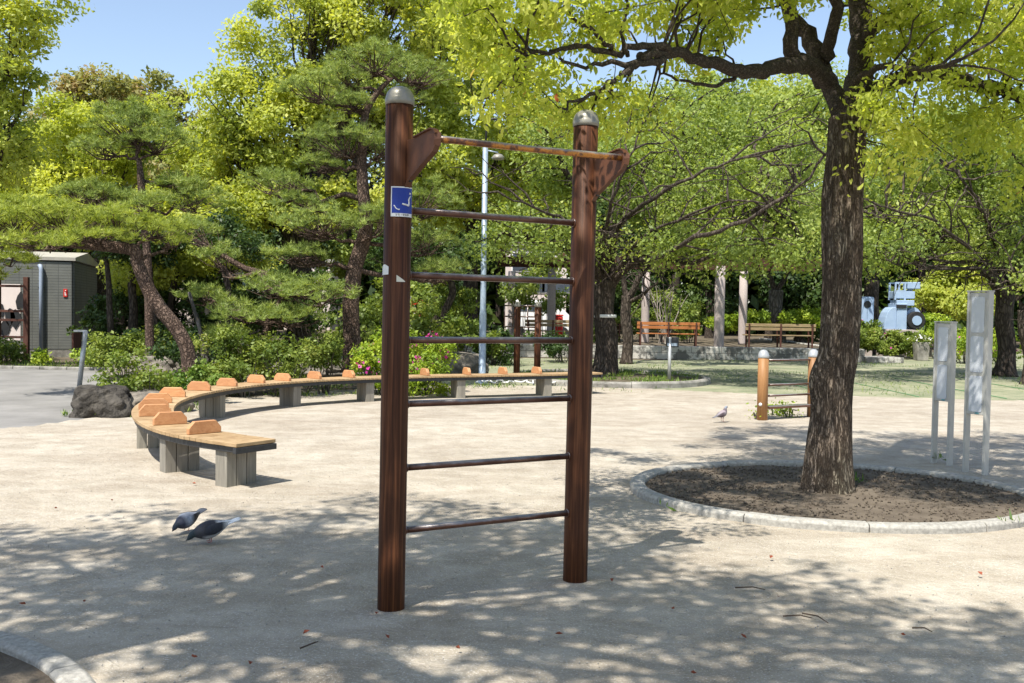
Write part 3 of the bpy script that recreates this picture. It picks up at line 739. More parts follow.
b_ = W(244, 300, 30); lamp(b_.x, b_.y, 4.6, 'thin blue-grey lamp post among the trees left of the twisted pine', .055)

root = empty('trail_sign'); tag(root, 'leaning steel pole with a small edge-on plate, standing by the dark boulder', 'sign post')
P_ = W(79, 384, 17.5); P_.z = 0; T = W(85.5, 331, 17.5)
MB().tube([P_, T], .042, 14).build('pole', MAT['steel'], root)
MB().bar(T+Vector((.03,0,.0)), T+Vector((-.20,0,.0)), .05, .035).build('arm', MAT['steel'], root, bevel=.004)
MB().box(T+Vector((-.145,-.03,-.16)), (.035, .30, .27)).build('plate', MAT['rust_wood'], root, bevel=.003)
finish(root, P_)
root = empty('park_sign'); tag(root, 'short grey pole with a small dark box sign, standing in the stained stone kerb ring', 'sign post')
P_ = W(669, 384, 20.6); P_.z = .05
MB().tube([P_, P_+up*.95], .035, 12).build('pole', MAT['steel'], root)
MB().box(P_+Vector((.05,0,.85)), (.26,.05,.20)).build('plate', MAT['dark_metal'], root, bevel=.004)
MB().box(P_+Vector((.05,-.028,.80)), (.20,.008,.06)).build('label_strip', MAT['galv'], root)
finish(root, P_)
root = empty('plant_sign'); tag(root, 'little white card sign with a yellow edge at the foot of the leaning pine', 'sign')
P_ = W(190.5, 386, 15.6); P_.z = 0
MB().tube([P_+Vector((0,.03,0)), P_+Vector((0,.03,.34))], .012, 8).build('stake', MAT['steel'], root)
bd_ = MB().box(P_+up*.26, (.19, .02, .27)).build('card', MAT['white'], root, bevel=.003)
MB().box(P_+Vector((-.083,-.013,.26)), (.022,.006,.26)).build('edge_band', MAT['yellow'], bd_)
MB().box(P_+Vector((.012,-.013,.375)), (.164,.006,.028)).build('top_band', MAT['yellow'], bd_)
MB().prism([(-.05,-.04),(-.01,-.05),(.03,-.03),(.045,.01),(.02,.045),(-.02,.03),(-.045,.05),(-.06,.01)], P_+Vector((.012,-.013,.24)), (1,0,0), up, (0,1,0), .006).build('picture', MAT['teal'], bd_)
finish(root, P_)

# ------------------------------------------------------------------ benches on the terrace, pillars, pergola
def park_bench(x, y, L, rz, mat, label, z0=.36):
    root = empty('park_bench', (x, y, z0), rz); tag(root, label, 'park bench', 'slatted benches on the terrace')
    MB().box((0,.13,.63), (L,.03,.10)).box((0,.145,.755), (L,.03,.10)).build('backrest', mat, root, bevel=.006)
    m = MB()
    for q in (-.18,-.06,.06): m.box((0,q,.42), (L,.10,.035))
    m.build('seat', mat, root, bevel=.006)
    for sx in (-L/2+.12, 0, L/2-.12):
        f = MB(); f.box((sx,.17,.40), (.05,.05,.80)); f.box((sx,-.20,.20), (.05,.05,.40)); f.box((sx,-.02,.385), (.045,.40,.03)); f.box((sx,-.22,.52), (.05,.04,.24)); f.box((sx,-.04,.64), (.05,.38,.04))
        f.build('leg_frame', MAT['rust_wood'], root, bevel=.004)
    return root
zt = .36
def T(px, y): q = W(px, 330, y); return q.x
park_bench(T(668,33), 33.0, 2.05, R(176), MAT['bench_orange'], 'orange-brown slatted bench seen from behind, left of the single concrete pillar')
park_bench(T(781,33), 33.2, 2.35, R(182), MAT['bench_tan'], 'weathered tan bench on the terrace between the pillars and the big tree')
park_bench(T(553,34), 34.2, 1.9, R(180), MAT['bench_tan'], 'pale tan bench seen between the ladder rungs beside the right post')
park_bench(T(640,37.5), 37.3, 1.9, R(4), MAT['bench_tan'], 'small shaded bench far behind the orange-brown bench')
def pillar(px, y, top, wd, label, mat='concrete'):
    x = T(px, y)
    mb = MB(); mb.lathe((x, y, zt), [(wd*1.02,0),(wd,.05),(wd,top*.5),(wd*.97,top-.02)], 22)
    o = mb.build('pillar', MAT[mat]); tag(o, label, 'pillar', 'concrete pergola pillars'); finish(o, (x, y, zt)); return x
PX = []
HP = 2.68
for px, y, lab in ((719,32.6,'thick pink-grey concrete pillar right of the orange-brown bench, nearest the stone wall'), (742.5,36.4,'thinner pillar with a peeling notice, just right of the thick pillar'), (645,36.4,'pillar rising behind the left end of the orange-brown bench'), (551,36.4,'dappled pillar seen between the upper ladder rungs near the right post'), (511,40,'pale pillar seen in the middle of the ladder behind the lattice station'), (868,40,'far pillar just right of the big tree trunk')):
    PX.append(pillar(px, y, HP, .165 if y < 33 else .15, lab))
pg = empty('pergola_roof'); tag(pg, 'grey wooden pergola beams showing through the leaves above the pillars', 'pergola')
for y in (36.4, 32.6): MB().box((5.2, y, 3.13), (11.5, .14, .18)).build('beam', MAT['rust_wood'], pg, bevel=.01)
m = MB()
for i in range(24): m.box((-.3+i*.48, 34.5, 3.28), (.09, 5.0, .10))
m.build('rafters', MAT['rust_wood'], pg, bevel=.006); finish(pg, (5.2, 34.5, 2.9))

# planter box
root = empty('planter_box'); tag(root, 'square grey concrete planter with small flowers, in front of the hedge', 'planter')
P_ = W(921, 355, 33.5); P_.z = 0
MB().add([P_+Vector(v) for v in ((-.18,-.18,0),(.18,-.18,0),(.18,.18,0),(-.18,.18,0),(-.22,-.22,.62),(.22,-.22,.62),(.22,.22,.62),(-.22,.22,.62))], [(0,1,2,3),(4,5,6,7),(0,1,5,4),(1,2,6,5),(2,3,7,6),(3,0,4,7)]).build('tub', MAT['granite_old'], root, bevel=.02)
c_ = RS.randn(700,3)*np.array([.11,.11,.06])+np.array([P_.x,P_.y,.69])
leaves('plants', c_, .09, MAT['leaf_shrub'], root); c_ = RS.randn(90,3)*np.array([.12,.12,.04])+np.array([P_.x,P_.y,.76]); leaves('blossoms', c_, .07, MAT['white'], root, ratio=.9)
finish(root, P_)

# ------------------------------------------------------------------ light blue play machines
def play_machine():
    Yc = 36.0; P_ = W(898, 330, Yc); x0 = P_.x; sc = Yc/1000
    root = empty('play_tractor'); tag(root, 'light blue metal play machine with a black wheel and open cab, behind the hedge', 'play equipment')
    def X(px): return W(px, 320, Yc).x
    def Z(py): return W(898, py, Yc).z
    m = MB(); m.box(((X(892)+X(902))/2, Yc, (Z(309)+0.25)/2+.1), (X(902)-X(892), .9, Z(309)-.05)); m.build('body', MAT['sky_blue_paint'], root, bevel=.02)
    for s_, (pxc, rr) in enumerate(((890.0, .34), (911, .40))):
        poly = [(math.cos(a)*rr, math.sin(a)*.80) for a in np.linspace(0, math.pi, 12)]
        MB().prism(poly, (X(pxc), Yc-.02, 1.0), (1,0,0), up, (0,1,0), .7 if s_ == 0 else .42).build('fender', MAT['sky_blue_paint'], root, bevel=.02)
    wh = MB(); c = Vector((X(911), Yc-.40, 1.33)); wh.tube([c-Vector((0,.12,0)), c+Vector((0,.10,0))], .32, 26); w_ = wh.build('wheel', MAT['tyre'], root, bevel=.03)
    hb = MB(); hb.tube([c-Vector((0,.15,0)), c-Vector((0,.11,0))], .17, 16); hb.build('rim', MAT['sky_blue_paint'], w_)
    MB().box((X(901), Yc-.05, Z(303)), (.62, .7, .20)).build('bonnet', MAT['sky_blue_paint'], root, bevel=.02)
    MB().box((X(901), Yc, Z(295)), (.72, .6, .26)).build('seat_box', MAT['sky_blue_paint'], root, bevel=.02)
    f = MB()
    for px in (891.5, 901): 
        for dy in (-.28,.28): f.bar((X(px), Yc+dy, Z(300)), (X(px), Yc+dy, Z(283)), .06, .06)
    f.bar((X(891.5), Yc-.28, Z(283)), (X(903), Yc-.28, Z(283)), .05, .05); f.bar((X(891.5), Yc+.28, Z(283)), (X(903), Yc+.28, Z(283)), .05, .05)
    f.bar((X(891.5), Yc-.28, Z(291)), (X(901), Yc-.28, Z(291)), .04, .04); f.build('cab_frame', MAT['sky_blue_paint'], root)
    MB().box((X(909.5), Yc-.1, Z(285.5)), (.46, .45, .24)).build('head_box', MAT['sky_blue_paint'], root, bevel=.02)
    MB().bar((X(904), Yc-.1, Z(296)), (X(909), Yc-.1, Z(288)), .14, .14).build('arm', MAT['sky_blue_paint'], root)
    MB().box((X(896), Yc-.47, Z(306.5)), (.36,.04,.12)).build('grille', MAT['black'], root)
    MB().box((X(900), Yc, .5), (1.3, 1.0, 1.0)).build('plinth', MAT['concrete'], root, bevel=.02)
    return finish(root, (x0, Yc, 0))
play_machine()
root = empty('play_car'); tag(root, 'small light blue play box with a dark round opening, just right of the big trunk', 'play equipment')
P_ = W(864, 320, 36.5); P_.z = 0; zc = W(866, 305, 36.5).z
MB().box(P_+up*(zc/2+.3), (.56, .5, zc)).build('body', MAT['sky_blue_paint'], root, bevel=.06)
MB().tube([P_+Vector((.02,-.27,zc+.02)), P_+Vector((.02,-.25,zc+.02))], .13, 18).build('opening', MAT['black'], root)
MB().box(P_+up*.15, (.5,.44,.3)).build('base', MAT['concrete'], root)
finish(root, P_)

# ------------------------------------------------------------------ grey building on the left, fence
root = empty('restroom_building'); tag(root, 'low grey tiled building with a pale roof and blue-grey drainpipe on the far left', 'building')
C0 = W(72, 349, 27.6); C0.z = 0; H_ = W(72, 262, 27.6).z
Lx = -9.0; Dy = 5.0
dirL = Vector((-1, -.30, 0)).normalized(); dirR = Vector((-.285, 1, 0)).normalized()
Cl = C0+dirL*9; Cr = C0+dirR*Dy; Cb = Cl+dirR*Dy
def wallp(a, b, z0, z1, th=.12):
    m = MB(); m.bar(a+up*(z0+z1)/2, b+up*(z0+z1)/2, th, z1-z0); return m
for a, b in ((C0, Cl), (C0, Cr), (Cl, Cb), (Cr, Cb)):
    wl = wallp(a, b, .22, H_).build('wall', MAT['siding'], root)
    wallp(a, b, 0, .22, .10).build('plinth', MAT['granite_old'], wl)
m = MB(); ov = .10
q = [C0-dirR*ov-dirL*ov, Cr+dirR*ov-dirL*ov, Cb+dirR*ov+dirL*ov, Cl-dirR*ov+dirL*ov]
rd = up*(H_+.03); ridge_a = (C0+Cr)/2-dirL*ov+up*(H_+.28); ridge_b = (Cl+Cb)/2+dirL*ov+up*(H_+.28)
vs = [p+rd for p in q]+[ridge_a, ridge_b]; vs += [v+up*.09 for v in vs]
m.add(vs, [(0,4,5,3),(1,2,5,4),(0,1,4),(3,5,2),(6,9,11,10),(7,10,11,8),(0,6,10,4),(4,10,7,1),(3,9,6,0),(1,7,8,2),(2,8,11,5),(5,11,9,3)])
m.build('roof', MAT['roof_pale'], root)
gb = MB().add([C0+up*(H_+.01)+dirL*.01, Cr+up*(H_+.01)+dirL*.01, (C0+Cr)/2+up*(H_+.26)+dirL*.01, C0+up*(H_+.01)+dirL*.09, Cr+up*(H_+.01)+dirL*.09, (C0+Cr)/2+up*(H_+.26)+dirL*.09], [(0,1,2),(3,4,5),(0,1,4,3),(1,2,5,4),(0,2,5,3)]); gb.build('gable', MAT['roof_pale'], root)
nF = Vector((dirL.y, -dirL.x, 0)); nF = nF if nF.y < 0 else -nF
a = C0+dirL*.76+nF*.13; zt_ = W(46, 266, 27.4).z
MB().tube([a-nF*.10+up*zt_+dirL*.06, a+up*zt_+dirL*.02, a+up*(zt_-.10), a+up*(zt_-.5), a+up*.1], .055, 12).build('drainpipe', MAT['pipe'], root)
m = MB()
for z in (.9, 1.9): m.box(a+up*z-nF*.03, (.16,.05,.03), math.atan2(dirL.y, dirL.x))
m.build('pipe_clamp', MAT['dark_metal'], root)
s0 = C0+dirL*.16+nF*.075; zs = W(67, 293, 27.5).z
sg = MB().box(s0+up*zs, (.10,.02,.22), math.atan2(dirL.y, dirL.x)).build('wall_sign', MAT['red'], root, bevel=.003)
mm = MB(); mm.prism([(-.015,-.07),(.026,-.07),(.026,-.046),(.008,-.038),(.009,.0),(-.009,.035),(-.022,.015),(-.016,-.015)], s0+nF*.013+up*zs, -dirL, up, nF, .004); mm.lathe(s0+nF*.013+up*(zs+.058)+Vector((.008,0,0)), [(.004,-.018),(.018,0),(.004,.018)], 10); mm.build('pictogram', MAT['white'], sg)
MB().prism([(-.3,0),(.3,0),(.3,.5),(-.3,.5)], C0+dirL*.30+nF*.07+up*2.3, dirL, up, nF, .003) 
finish(root, C0)
fn = empty('timber_fence'); tag(fn, 'dark red-brown post and rail fence at the left edge in front of the building', 'fence')
yF = 25.4
for px in (-30, -2, 26.5):
    q = W(px, 350, yF); top = W(26, 277, yF).z
    MB().box((q.x, yF, top/2), (.12,.12,top)).build('post', MAT['rust_wood'], fn, bevel=.008)
xa, xb = W(-34, 340, yF).x, W(26, 340, yF).x
for py in (286, 311, 320, 337): z = W(10, py, yF).z; MB().box(((xa+xb)/2, yF-.02, z), (xb-xa, .05, .06)).build('rail', MAT['rust_wood'], fn, bevel=.004)
finish(fn, (xb, yF, 0))
root = empty('painted_panel'); 
zb = W(10, 284, 26.2).z; m = MB(); m.box(((W(-40,320,26.2).x+W(21,320,26.2).x)/2, 26.2, zb/2+.25), (W(21,320,26.2).x-W(-40,320,26.2).x, .06, zb-.5)); m.build('board', MAT['pink_wall'], root)
bl = MB(); rr_ = random.Random(3)
for i in range(11):
    cx = W(-36+i*5.6, 320, 26.1).x; cz = .75+rr_.random()*.95
    poly = [((.10+.09*rr_.random())*math.cos(a), (.16+.14*rr_.random())*math.sin(a)) for a in np.linspace(0, 2*math.pi, 9)[:-1]]
    bl.prism(poly, (cx, 26.15, cz), (1,0,0), up, (0,1,0), .02)
bl.build('shapes', MAT['black'], root); tag(root, 'pale pink board with dark blotches behind the timber fence', 'board'); finish(root, (W(10,320,26.2).x, 26.2, 0))

# ------------------------------------------------------------------ pink building and bits of colour far behind
def block(px0, px1, y, pytop, mat, name, label, cat, wins=()):
    root = empty(name); tag(root, label, cat); a, b = W(px0, 300, y).x, W(px1, 300, y).x; zt2 = W((px0+px1)/2, pytop, y).z
    MB().box(((a+b)/2, y+3, zt2/2), (b-a, 6, zt2)).build('wall', mat, root); MB().box(((a+b)/2, y+3, zt2+.1), (b-a+.4, 6.4, .2)).build('roof', MAT['roof_pale'], root)
    for wx, wy, ww, wh_ in wins:
        q = W(wx, wy, y-.03); f = MB().box((q.x, y-.02, q.z), (ww+.12, .06, wh_+.12)).build('window', MAT['white'], root, bevel=.01); MB().box((q.x, y-.055, q.z), (ww, .03, wh_)).build('pane', MAT['window'], f)
    return finish(root, ((a+b)/2, y+3, 0))
block(505, 566, 58, 246, MAT['pink_wall'], 'apartment_house', 'pale pink building glimpsed through the trees between the ladder posts', 'building', [(524,286,2.4,.7),(556,286,1.6,.7),(524,262,1.3,1.0),(546,262,1.0,1.0)])
block(250, 330, 62, 262, MAT['pink_wall'], 'apartment_house', 'pale building glimpsed low between the trees left of the twisted pine', 'building', [(264,292,1.2,1.3),(288,270,1.6,1.3)])
block(170, 232, 55, 268, MAT['pink_wall'], 'apartment_house', 'pale building glimpsed behind the leaning pine trunk', 'building', [(196,285,1.3,1.2),(218,285,1.3,1.2)])
def banner(px, py, y, wd, ht, mat, label):
    q = W(px, py, y); root = empty('banner'); tag(root, label, 'banner')
    MB().tube([(q.x-wd/2, y, 0), (q.x-wd/2, y, q.z+ht/2+.1)], .025, 8).build('pole', MAT['steel'], root)
    n = 8; vs = []; fs = []
    for i in range(n+1):
        t = i/n; zz = q.z+ht/2-ht*t
        vs += [(q.x-wd/2, y-.02, zz), (q.x+wd/2*(1-.2*t), y-.05*math.sin(t*5), zz-.08*t)]
    for i in range(n): fs.append((2*i, 2*i+1, 2*i+3, 2*i+2))
    fl = MB().add(vs, fs).build('cloth', mat, root); sm_ = fl.modifiers.new('solid', 'SOLIDIFY'); sm_.thickness = .012
    return root, q
root, q = banner(417, 307, 38, .45, 1.0, MAT['red'], 'red and white banner seen just right of the left ladder post')
mm = MB(); 
for i in range(3): mm.box((q.x-.1, 37.93, q.z+.3-i*.3), (.14,.01,.14))
mm.build('white_marks', MAT['white'], root); finish(root, (q.x, 38, 0))
root = empty('parked_van'); tag(root, 'white and blue parked van glimpsed through the trees beside the dappled pillar', 'van')
q = W(541, 303, 50); 
MB().prism([(-1.7,0),(1.6,0),(1.7,.5),(1.2,.95),(.8,1.5),(-1.65,1.5)], (q.x, 50, .45), (1,0,0), up, (0,1,0), 1.6).build('body', MAT['white'], root, bevel=.06)
for dx in (-1.1, 1.05): MB().tube([(q.x+dx, 49.15, .35), (q.x+dx, 49.35, .35)], .32, 18).build('wheel', MAT['tyre'], root, bevel=.02)
MB().prism([(-1.4,0),(.75,0),(.65,.42),(-1.4,.42)], (q.x, 49.19, 1.4), (1,0,0), up, (0,1,0), .02).build('window', MAT['window'], root)
finish(root, (q.x, 50, 0))
root = empty('red_bin'); q = W(559, 316, 42); tag(root, 'small bright red box glimpsed behind the dappled pillar', 'box')
MB().box((q.x, 42, .62), (.32,.3,1.24)).build('body', MAT['red'], root, bevel=.05); MB().box((q.x, 42, 1.27), (.36,.34,.06)).build('lid', MAT['red'], root, bevel=.02); finish(root, (q.x, 42, 0))

# ------------------------------------------------------------------ rope left on the ground
rp = MB(); pts = []
for i in range(60):
    t = i/59; px = 478+90*t; q = G(px, 379.5); pts.append(Vector((q.x+.03*math.sin(i*1.7), 20.2+.25*math.sin(i*.9)+.1*math.sin(i*2.3), .03+.05*abs(math.sin(i*.55)))))
rp.tube(pts, .016, 6); o = rp.build('rope', MAT['white']); tag(o, 'tangled white rope lying on the ground behind the curved bench', 'rope'); finish(o, (pts[30].x, pts[30].y, 0))
# faint rope grid pegged over the thin lawn
rg = MB()
for i in range(9):
    x = 6.0+i*1.6; rg.tube([(x+.02*math.sin(j+i), 18.6+j*.8+.05*math.sin(i*2+j), .012) for j in range(8)], .006, 4)
o = rg.build('lawn_ropes', MAT['green_sign']); tag(o, 'thin pale green ropes laid in rows across the bare lawn', 'ropes'); finish(o, (12, 24, 0))

# ------------------------------------------------------------------ rocks
def rock(c, size, seed, mat, label, rz=0, group='boulders beside the bench'):
    bm = bmesh.new(); bmesh.ops.create_icosphere(bm, subdivisions=5, radius=1)
    for v in bm.verts:
        p = v.co.copy(); f = 1+.36*noise.noise(p*1.1+Vector((seed,0,0)))+.24*abs(noise.noise(p*2.6+Vector((0,seed,0))))+.10*noise.noise(p*6+Vector((0,0,seed)))+.02*noise.noise(p*15)
        # flattened facets
        q = p*f; q.z = min(q.z, .78+.12*noise.noise(p*2+Vector((seed,9,0)))); v.co = Vector((q.x*size[0], q.y*size[1], q.z*size[2]))
    me = bpy.data.meshes.new('boulder'); bm.to_mesh(me); bm.free(); me.materials.append(mat); me.polygons.foreach_set('use_smooth', [True]*len(me.polygons))
    o = bpy.data.objects.new('boulder', me); COL.objects.link(o); o.location = c; o.rotation_euler.z = rz; return tag(o, label, 'rock', group)
q = G(92, 419); rock((q.x, q.y+.40, .10), (.38,.36,.38), 3, MAT['rock'], 'dark craggy boulder under the leaning steel pole')
q = G(132, 416); rock((q.x, q.y+.5, .06), (.52,.42,.30), 8, MAT['rock_pale'], 'lower rounded paler boulder between the dark boulder and the curved bench', .6)
q = G(163, 380); rock((q.x, q.y-.4, .12), (.85,.65,.46), 12, MAT['rock_pale'], 'broad pale flat-topped rock behind the bench, left of the leaning pine', .2)
q = G(312, 377); rock((q.x, q.y+.7, .0), (1.0,.7,.34), 21, MAT['rock_pale'], 'low earthy rock behind the bench below the twisted pine', .4)
q = G(450, 380); rock((q.x, q.y+1.2, .1), (.85,.6,.5), 31, MAT['rock_pale'], 'shaded rock seen between the ladder rungs next to the pink azalea', 1.1)

# ------------------------------------------------------------------ pigeons
def pigeon(loc, heading, pose, cols, label, scl=.85):
    """one continuous body: rings along the spine from beak tip to tail end"""
    # (x forward, z, half width, half height)
    if pose == 'peck':
        rings = [(x, z-(.018 if i > 7 else .010 if i > 5 else .004), a*(1.22 if i > 5 else 1.1), b*(1.2 if i > 5 else 1.1)) for i, (x, z, a, b) in enumerate([(.186,.030,.002,.002),(.178,.033,.004,.004),(.168,.040,.009,.010),(.158,.050,.0165,.018),(.145,.062,.020,.022),(.130,.072,.021,.022),(.112,.080,.027,.028),(.085,.088,.041,.041),(.050,.098,.053,.051),(.010,.107,.057,.053),(-.03,.114,.052,.047),(-.065,.122,.041,.036),(-.095,.130,.029,.022),(-.12,.138,.026,.012),(-.15,.147,.030,.007),(-.20,.161,.036,.006),(-.222,.167,.032,.004)])]
    else:
        rings = [(.122,.205,.002,.002),(.112,.207,.004,.004),(.102,.209,.009,.010),(.092,.211,.0165,.0175),(.078,.210,.019,.020),(.066,.198,.019,.022),(.062,.180,.022,.027),(.058,.155,.033,.038),(.043,.130,.048,.050),(.012,.115,.055,.055),(-.025,.105,.051,.048),(-.06,.095,.040,.036),(-.09,.086,.028,.022),(-.115,.080,.024,.011),(-.15,.072,.026,.006),(-.185,.064,.026,.004),(-.195,.062,.022,.003)]
    n = 20; V = []; Fc = []; C = []
    for i, (x, z, a, b) in enumerate(rings):
        p0 = rings[max(i-1,0)]; p1 = rings[min(i+1, len(rings)-1)]; d = Vector((p1[0]-p0[0], 0, p1[1]-p0[1])).normalized(); nn = Vector((-d.z, 0, d.x))
        if nn.z < 0 or (pose != 'peck' and 4 <= i <= 7 and nn.x > 0 and False): nn = -nn
        if pose != 'peck' and 4 <= i <= 8: nn = Vector((-abs(nn.x), 0, abs(nn.z)))
        for k in range(n):
            an = 2*math.pi*k/n; ca, sa = math.cos(an), math.sin(an)
            V.append(Vector((x, 0, z))+Vector((0,1,0))*ca*a+nn*sa*b)
            t = i/(len(rings)-1)
            if i <= 1: c = cols['beak']
            elif i <= 5: c = cols['head']
            elif i <= 7: c = cols['neck']
            elif i >= 13: c = cols['tail'] if i < len(rings)-1 else cols['tip']
            elif sa < -.35: c = cols['belly']
            else: c = cols['back'] if i < 11 else cols['rump']
            C.append(c)
    m = len(rings)
    for i in range(m-1):
        for k in range(n): Fc.append((i*n+k, i*n+(k+1) % n, (i+1)*n+(k+1) % n, (i+1)*n+k))
    Fc.append(tuple(range(n))); Fc.append(tuple((m-1)*n+k for k in range(n)))
    def blob(path, col, thin=.3, nn_=8):
        b0 = len(V)
        for (p, w_, h_) in path:
            for k in range(nn_):
                an = 2*math.pi*k/nn_; V.append(Vector(p)+Vector((0, math.cos(an)*w_, math.sin(an)*h_))); C.append(col if not callable(col) else col(p))
        for i in range(len(path)-1):
            for k in range(nn_): Fc.append((b0+i*nn_+k, b0+i*nn_+(k+1) % nn_, b0+(i+1)*nn_+(k+1) % nn_, b0+(i+1)*nn_+k))
        Fc.append(tuple(b0+k for k in range(nn_))); Fc.append(tuple(b0+(len(path)-1)*nn_+k for k in range(nn_)))
    dz = 0 if pose == 'peck' else .008
    for s_ in (-1, 1):    # folded wings
        if pose == 'peck': pth = [((a_, b_*1.22, c_-.014), w2*1.1, h2*1.15) for (a_, b_, c_), w2, h2 in [((.062,s_*.036,.098),.012,.014),((.03,s_*.048,.108),.014,.034),((-.02,s_*.048,.116),.013,.038),((-.07,s_*.036,.126),.011,.028),((-.115,s_*.020,.137),.009,.014),((-.155,s_*.010,.148),.006,.007)]]
        else: pth = [((.045,s_*.032,.135),.010,.014),((.02,s_*.046,.120),.013,.034),((-.025,s_*.046,.108),.012,.036),((-.07,s_*.032,.094),.010,.026),((-.11,s_*.018,.083),.008,.012),((-.15,s_*.008,.074),.005,.006)]
        def wc(p): return cols['bar'] if (-.09 < p[0] < -.06 or -.03 < p[0] < -.01) and cols.get('bar') else (cols['wing'] if p[0] > -.11 else cols['wingtip'])
        blob(pth, wc)
        hip = Vector((.005, s_*.02, .066)); 
        for a, b, r1, r2 in ((hip, Vector((.0, s_*.022, .036)), .010, .005), (Vector((.0, s_*.022, .036)), Vector((.006, s_*.022, .006)), .0036, .003)):
            b0 = len(V)
            for p, r_ in ((a, r1), (b, r2)):
                for k in range(6): an = k*math.pi/3; V.append(p+Vector((math.cos(an)*r_, math.sin(an)*r_, 0))); C.append(cols['belly'] if r_ > .008 else (.38,.06,.05))
            for k in range(6): Fc.append((b0+k, b0+(k+1) % 6, b0+6+(k+1) % 6, b0+6+k))
        for ta in (-.5, 0, .5, math.pi):
            L_ = .026 if ta != math.pi else .014; b0 = len(V); d = Vector((math.cos(ta), math.sin(ta), 0)); sdv = Vector((-d.y, d.x, 0)); p = Vector((.006, s_*.022, .0045))
            for q_, r_ in ((p, .003), (p+d*L_, .0015)):
                V.extend([q_+sdv*r_, q_-sdv*r_, q_+Vector((0,0,r_*1.2))]); C.extend([(.38,.06,.05)]*3)
            for k in range(3): Fc.append((b0+k, b0+(k+1) % 3, b0+3+(k+1) % 3, b0+3+k))
        hx, hz = (.152,.058) if pose == 'peck' else (.094,.214)
        b0 = len(V)    # eye
        for zz, r_ in ((-.0028,.0015),(0,.0032),(.0028,.0015)):
            for k in range(6): an = k*math.pi/3; V.append(Vector((hx+math.cos(an)*r_, s_*.0172, hz+zz))); C.append((.5,.12,.02))
        for i in range(2):
            for k in range(6): Fc.append((b0+i*6+k, b0+i*6+(k+1) % 6, b0+(i+1)*6+(k+1) % 6, b0+(i+1)*6+k))
    me = bpy.data.meshes.new('pigeon'); me.from_pydata([tuple(v) for v in V], [], Fc)
    ca = me.color_attributes.new('feather', 'FLOAT_COLOR', 'POINT')
    for i, c in enumerate(C): ca.data[i].color = (*c, 1)
    me.polygons.foreach_set('use_smooth', [True]*len(me.polygons)); me.materials.append(MAT['feather']); me.update()
    bm = bmesh.new(); bm.from_mesh(me); bmesh.ops.recalc_face_normals(bm, faces=bm.faces); bm.to_mesh(me); bm.free()
    o = bpy.data.objects.new('pigeon', me); COL.objects.link(o); o.location = loc; o.rotation_euler.z = heading; o.scale = (scl, scl*1.12, scl*1.12)
    sb = o.modifiers.new('smooth', 'SUBSURF'); sb.levels = 1; sb.render_levels = 1
    return tag(o, label, 'pigeon', 'pigeons feeding on the sand')
t = NT('feather_m'); at = t.n('ShaderNodeVertexColor', layer_name='feather'); f_ = t.noise(t.coord((60,140,60)), 1.5, 4)
t.col(t.mix(1, at.outputs[0], t.ramp(f_, [(.3,(.7,.7,.7)),(.7,(1.15,1.15,1.15))]), 'MULTIPLY')); t.rough(.6, .3); MAT['feather'] = t.m
blue = dict(beak=(.05,.05,.05), head=(.035,.045,.06), neck=(.045,.05,.075), back=(.24,.26,.31), belly=(.12,.13,.155), rump=(.22,.24,.29), tail=(.07,.08,.10), tip=(.02,.02,.025), wing=(.27,.30,.36), wingtip=(.05,.055,.065), bar=(.010,.011,.014))
dark = dict(beak=(.05,.05,.05), head=(.03,.045,.05), neck=(.05,.05,.06), back=(.03,.03,.038), belly=(.38,.38,.39), rump=(.55,.55,.56), tail=(.88,.88,.88), tip=(.70,.70,.70), wing=(.030,.032,.042), wingtip=(.60,.60,.60))
mauve = dict(beak=(.05,.05,.05), head=(.22,.25,.30), neck=(.13,.10,.12), back=(.30,.25,.27), belly=(.22,.18,.20), rump=(.25,.22,.24), tail=(.16,.16,.18), tip=(.05,.05,.05), wing=(.26,.22,.24), wingtip=(.10,.09,.10), bar=(.08,.06,.07))
q = G(187, 534); pigeon((q.x, q.y, .022), R(180+64), 'peck', blue, 'blue-grey pigeon pecking, the farther one of the front pair', .74)
q = G(211, 545.5); pigeon((q.x, q.y, .022), R(180+28), 'peck', dark, 'dark pigeon with a white tail, pecking nearest the camera', .84)
q = G(722, 423); pg_ = pigeon((q.x, q.y, .02), R(28), 'stand', mauve, 'mauve-grey pigeon standing alone in the sun left of the orange frame')

# ------------------------------------------------------------------ fallen leaves, twigs
rr_ = random.Random(5)
def fallen(px, py, s, rot):
    q = G(px, py); m = MB(); z = .035 if (q.xy-RP.xy).length < .5 else .026
    m.add([Vector((0,0,.004)),Vector((s*.4,s*.32,.012)),Vector((s,.0,.006)),Vector((s*.4,-s*.32,.014)),Vector((s*.5,0,.001))], [(0,4,1),(1,4,2),(2,4,3),(3,4,0)])
    o = m.build('fallen_leaf', MAT['dry_leaf']); o.location = (q.x, q.y, z); o.rotation_euler = (rr_.uniform(-.4,.4), rr_.uniform(-.4,.4), rot); 
    return tag(o, 'small dry reddish fallen leaf lying on the sand', 'fallen leaf', 'dry fallen leaves scattered on the sand')
for px, py in ((612,585),(191,663),(26,610),(376,620),(83,607),(770,563),(671,614),(778,602),(690,679),(320,571),(982,580),(54,512),(113,504),(196,487),(303,640),(385,641),(460,655),(900,640),(555,640),(250,668),(740,640)):
    fallen(px, py, rr_.uniform(.022,.042), rr_.uniform(0, 6.28))
def twig(px, py, px2, py2):
    a, b = G(px, py), G(px2, py2); a.z = b.z = .03; m = Vector(((a.x+b.x)/2+.02, (a.y+b.y)/2+.02, .034)); 
    o = MB().tube([a, m, b], [.004,.0035,.002], 6).build('fallen_twig', MAT['twig']); 
    o.data.transform(Matrix.Translation(-a)); o.location = a; return tag(o, 'thin dark twig fallen on the shaded sand', 'twig', 'fallen twigs on the sand')
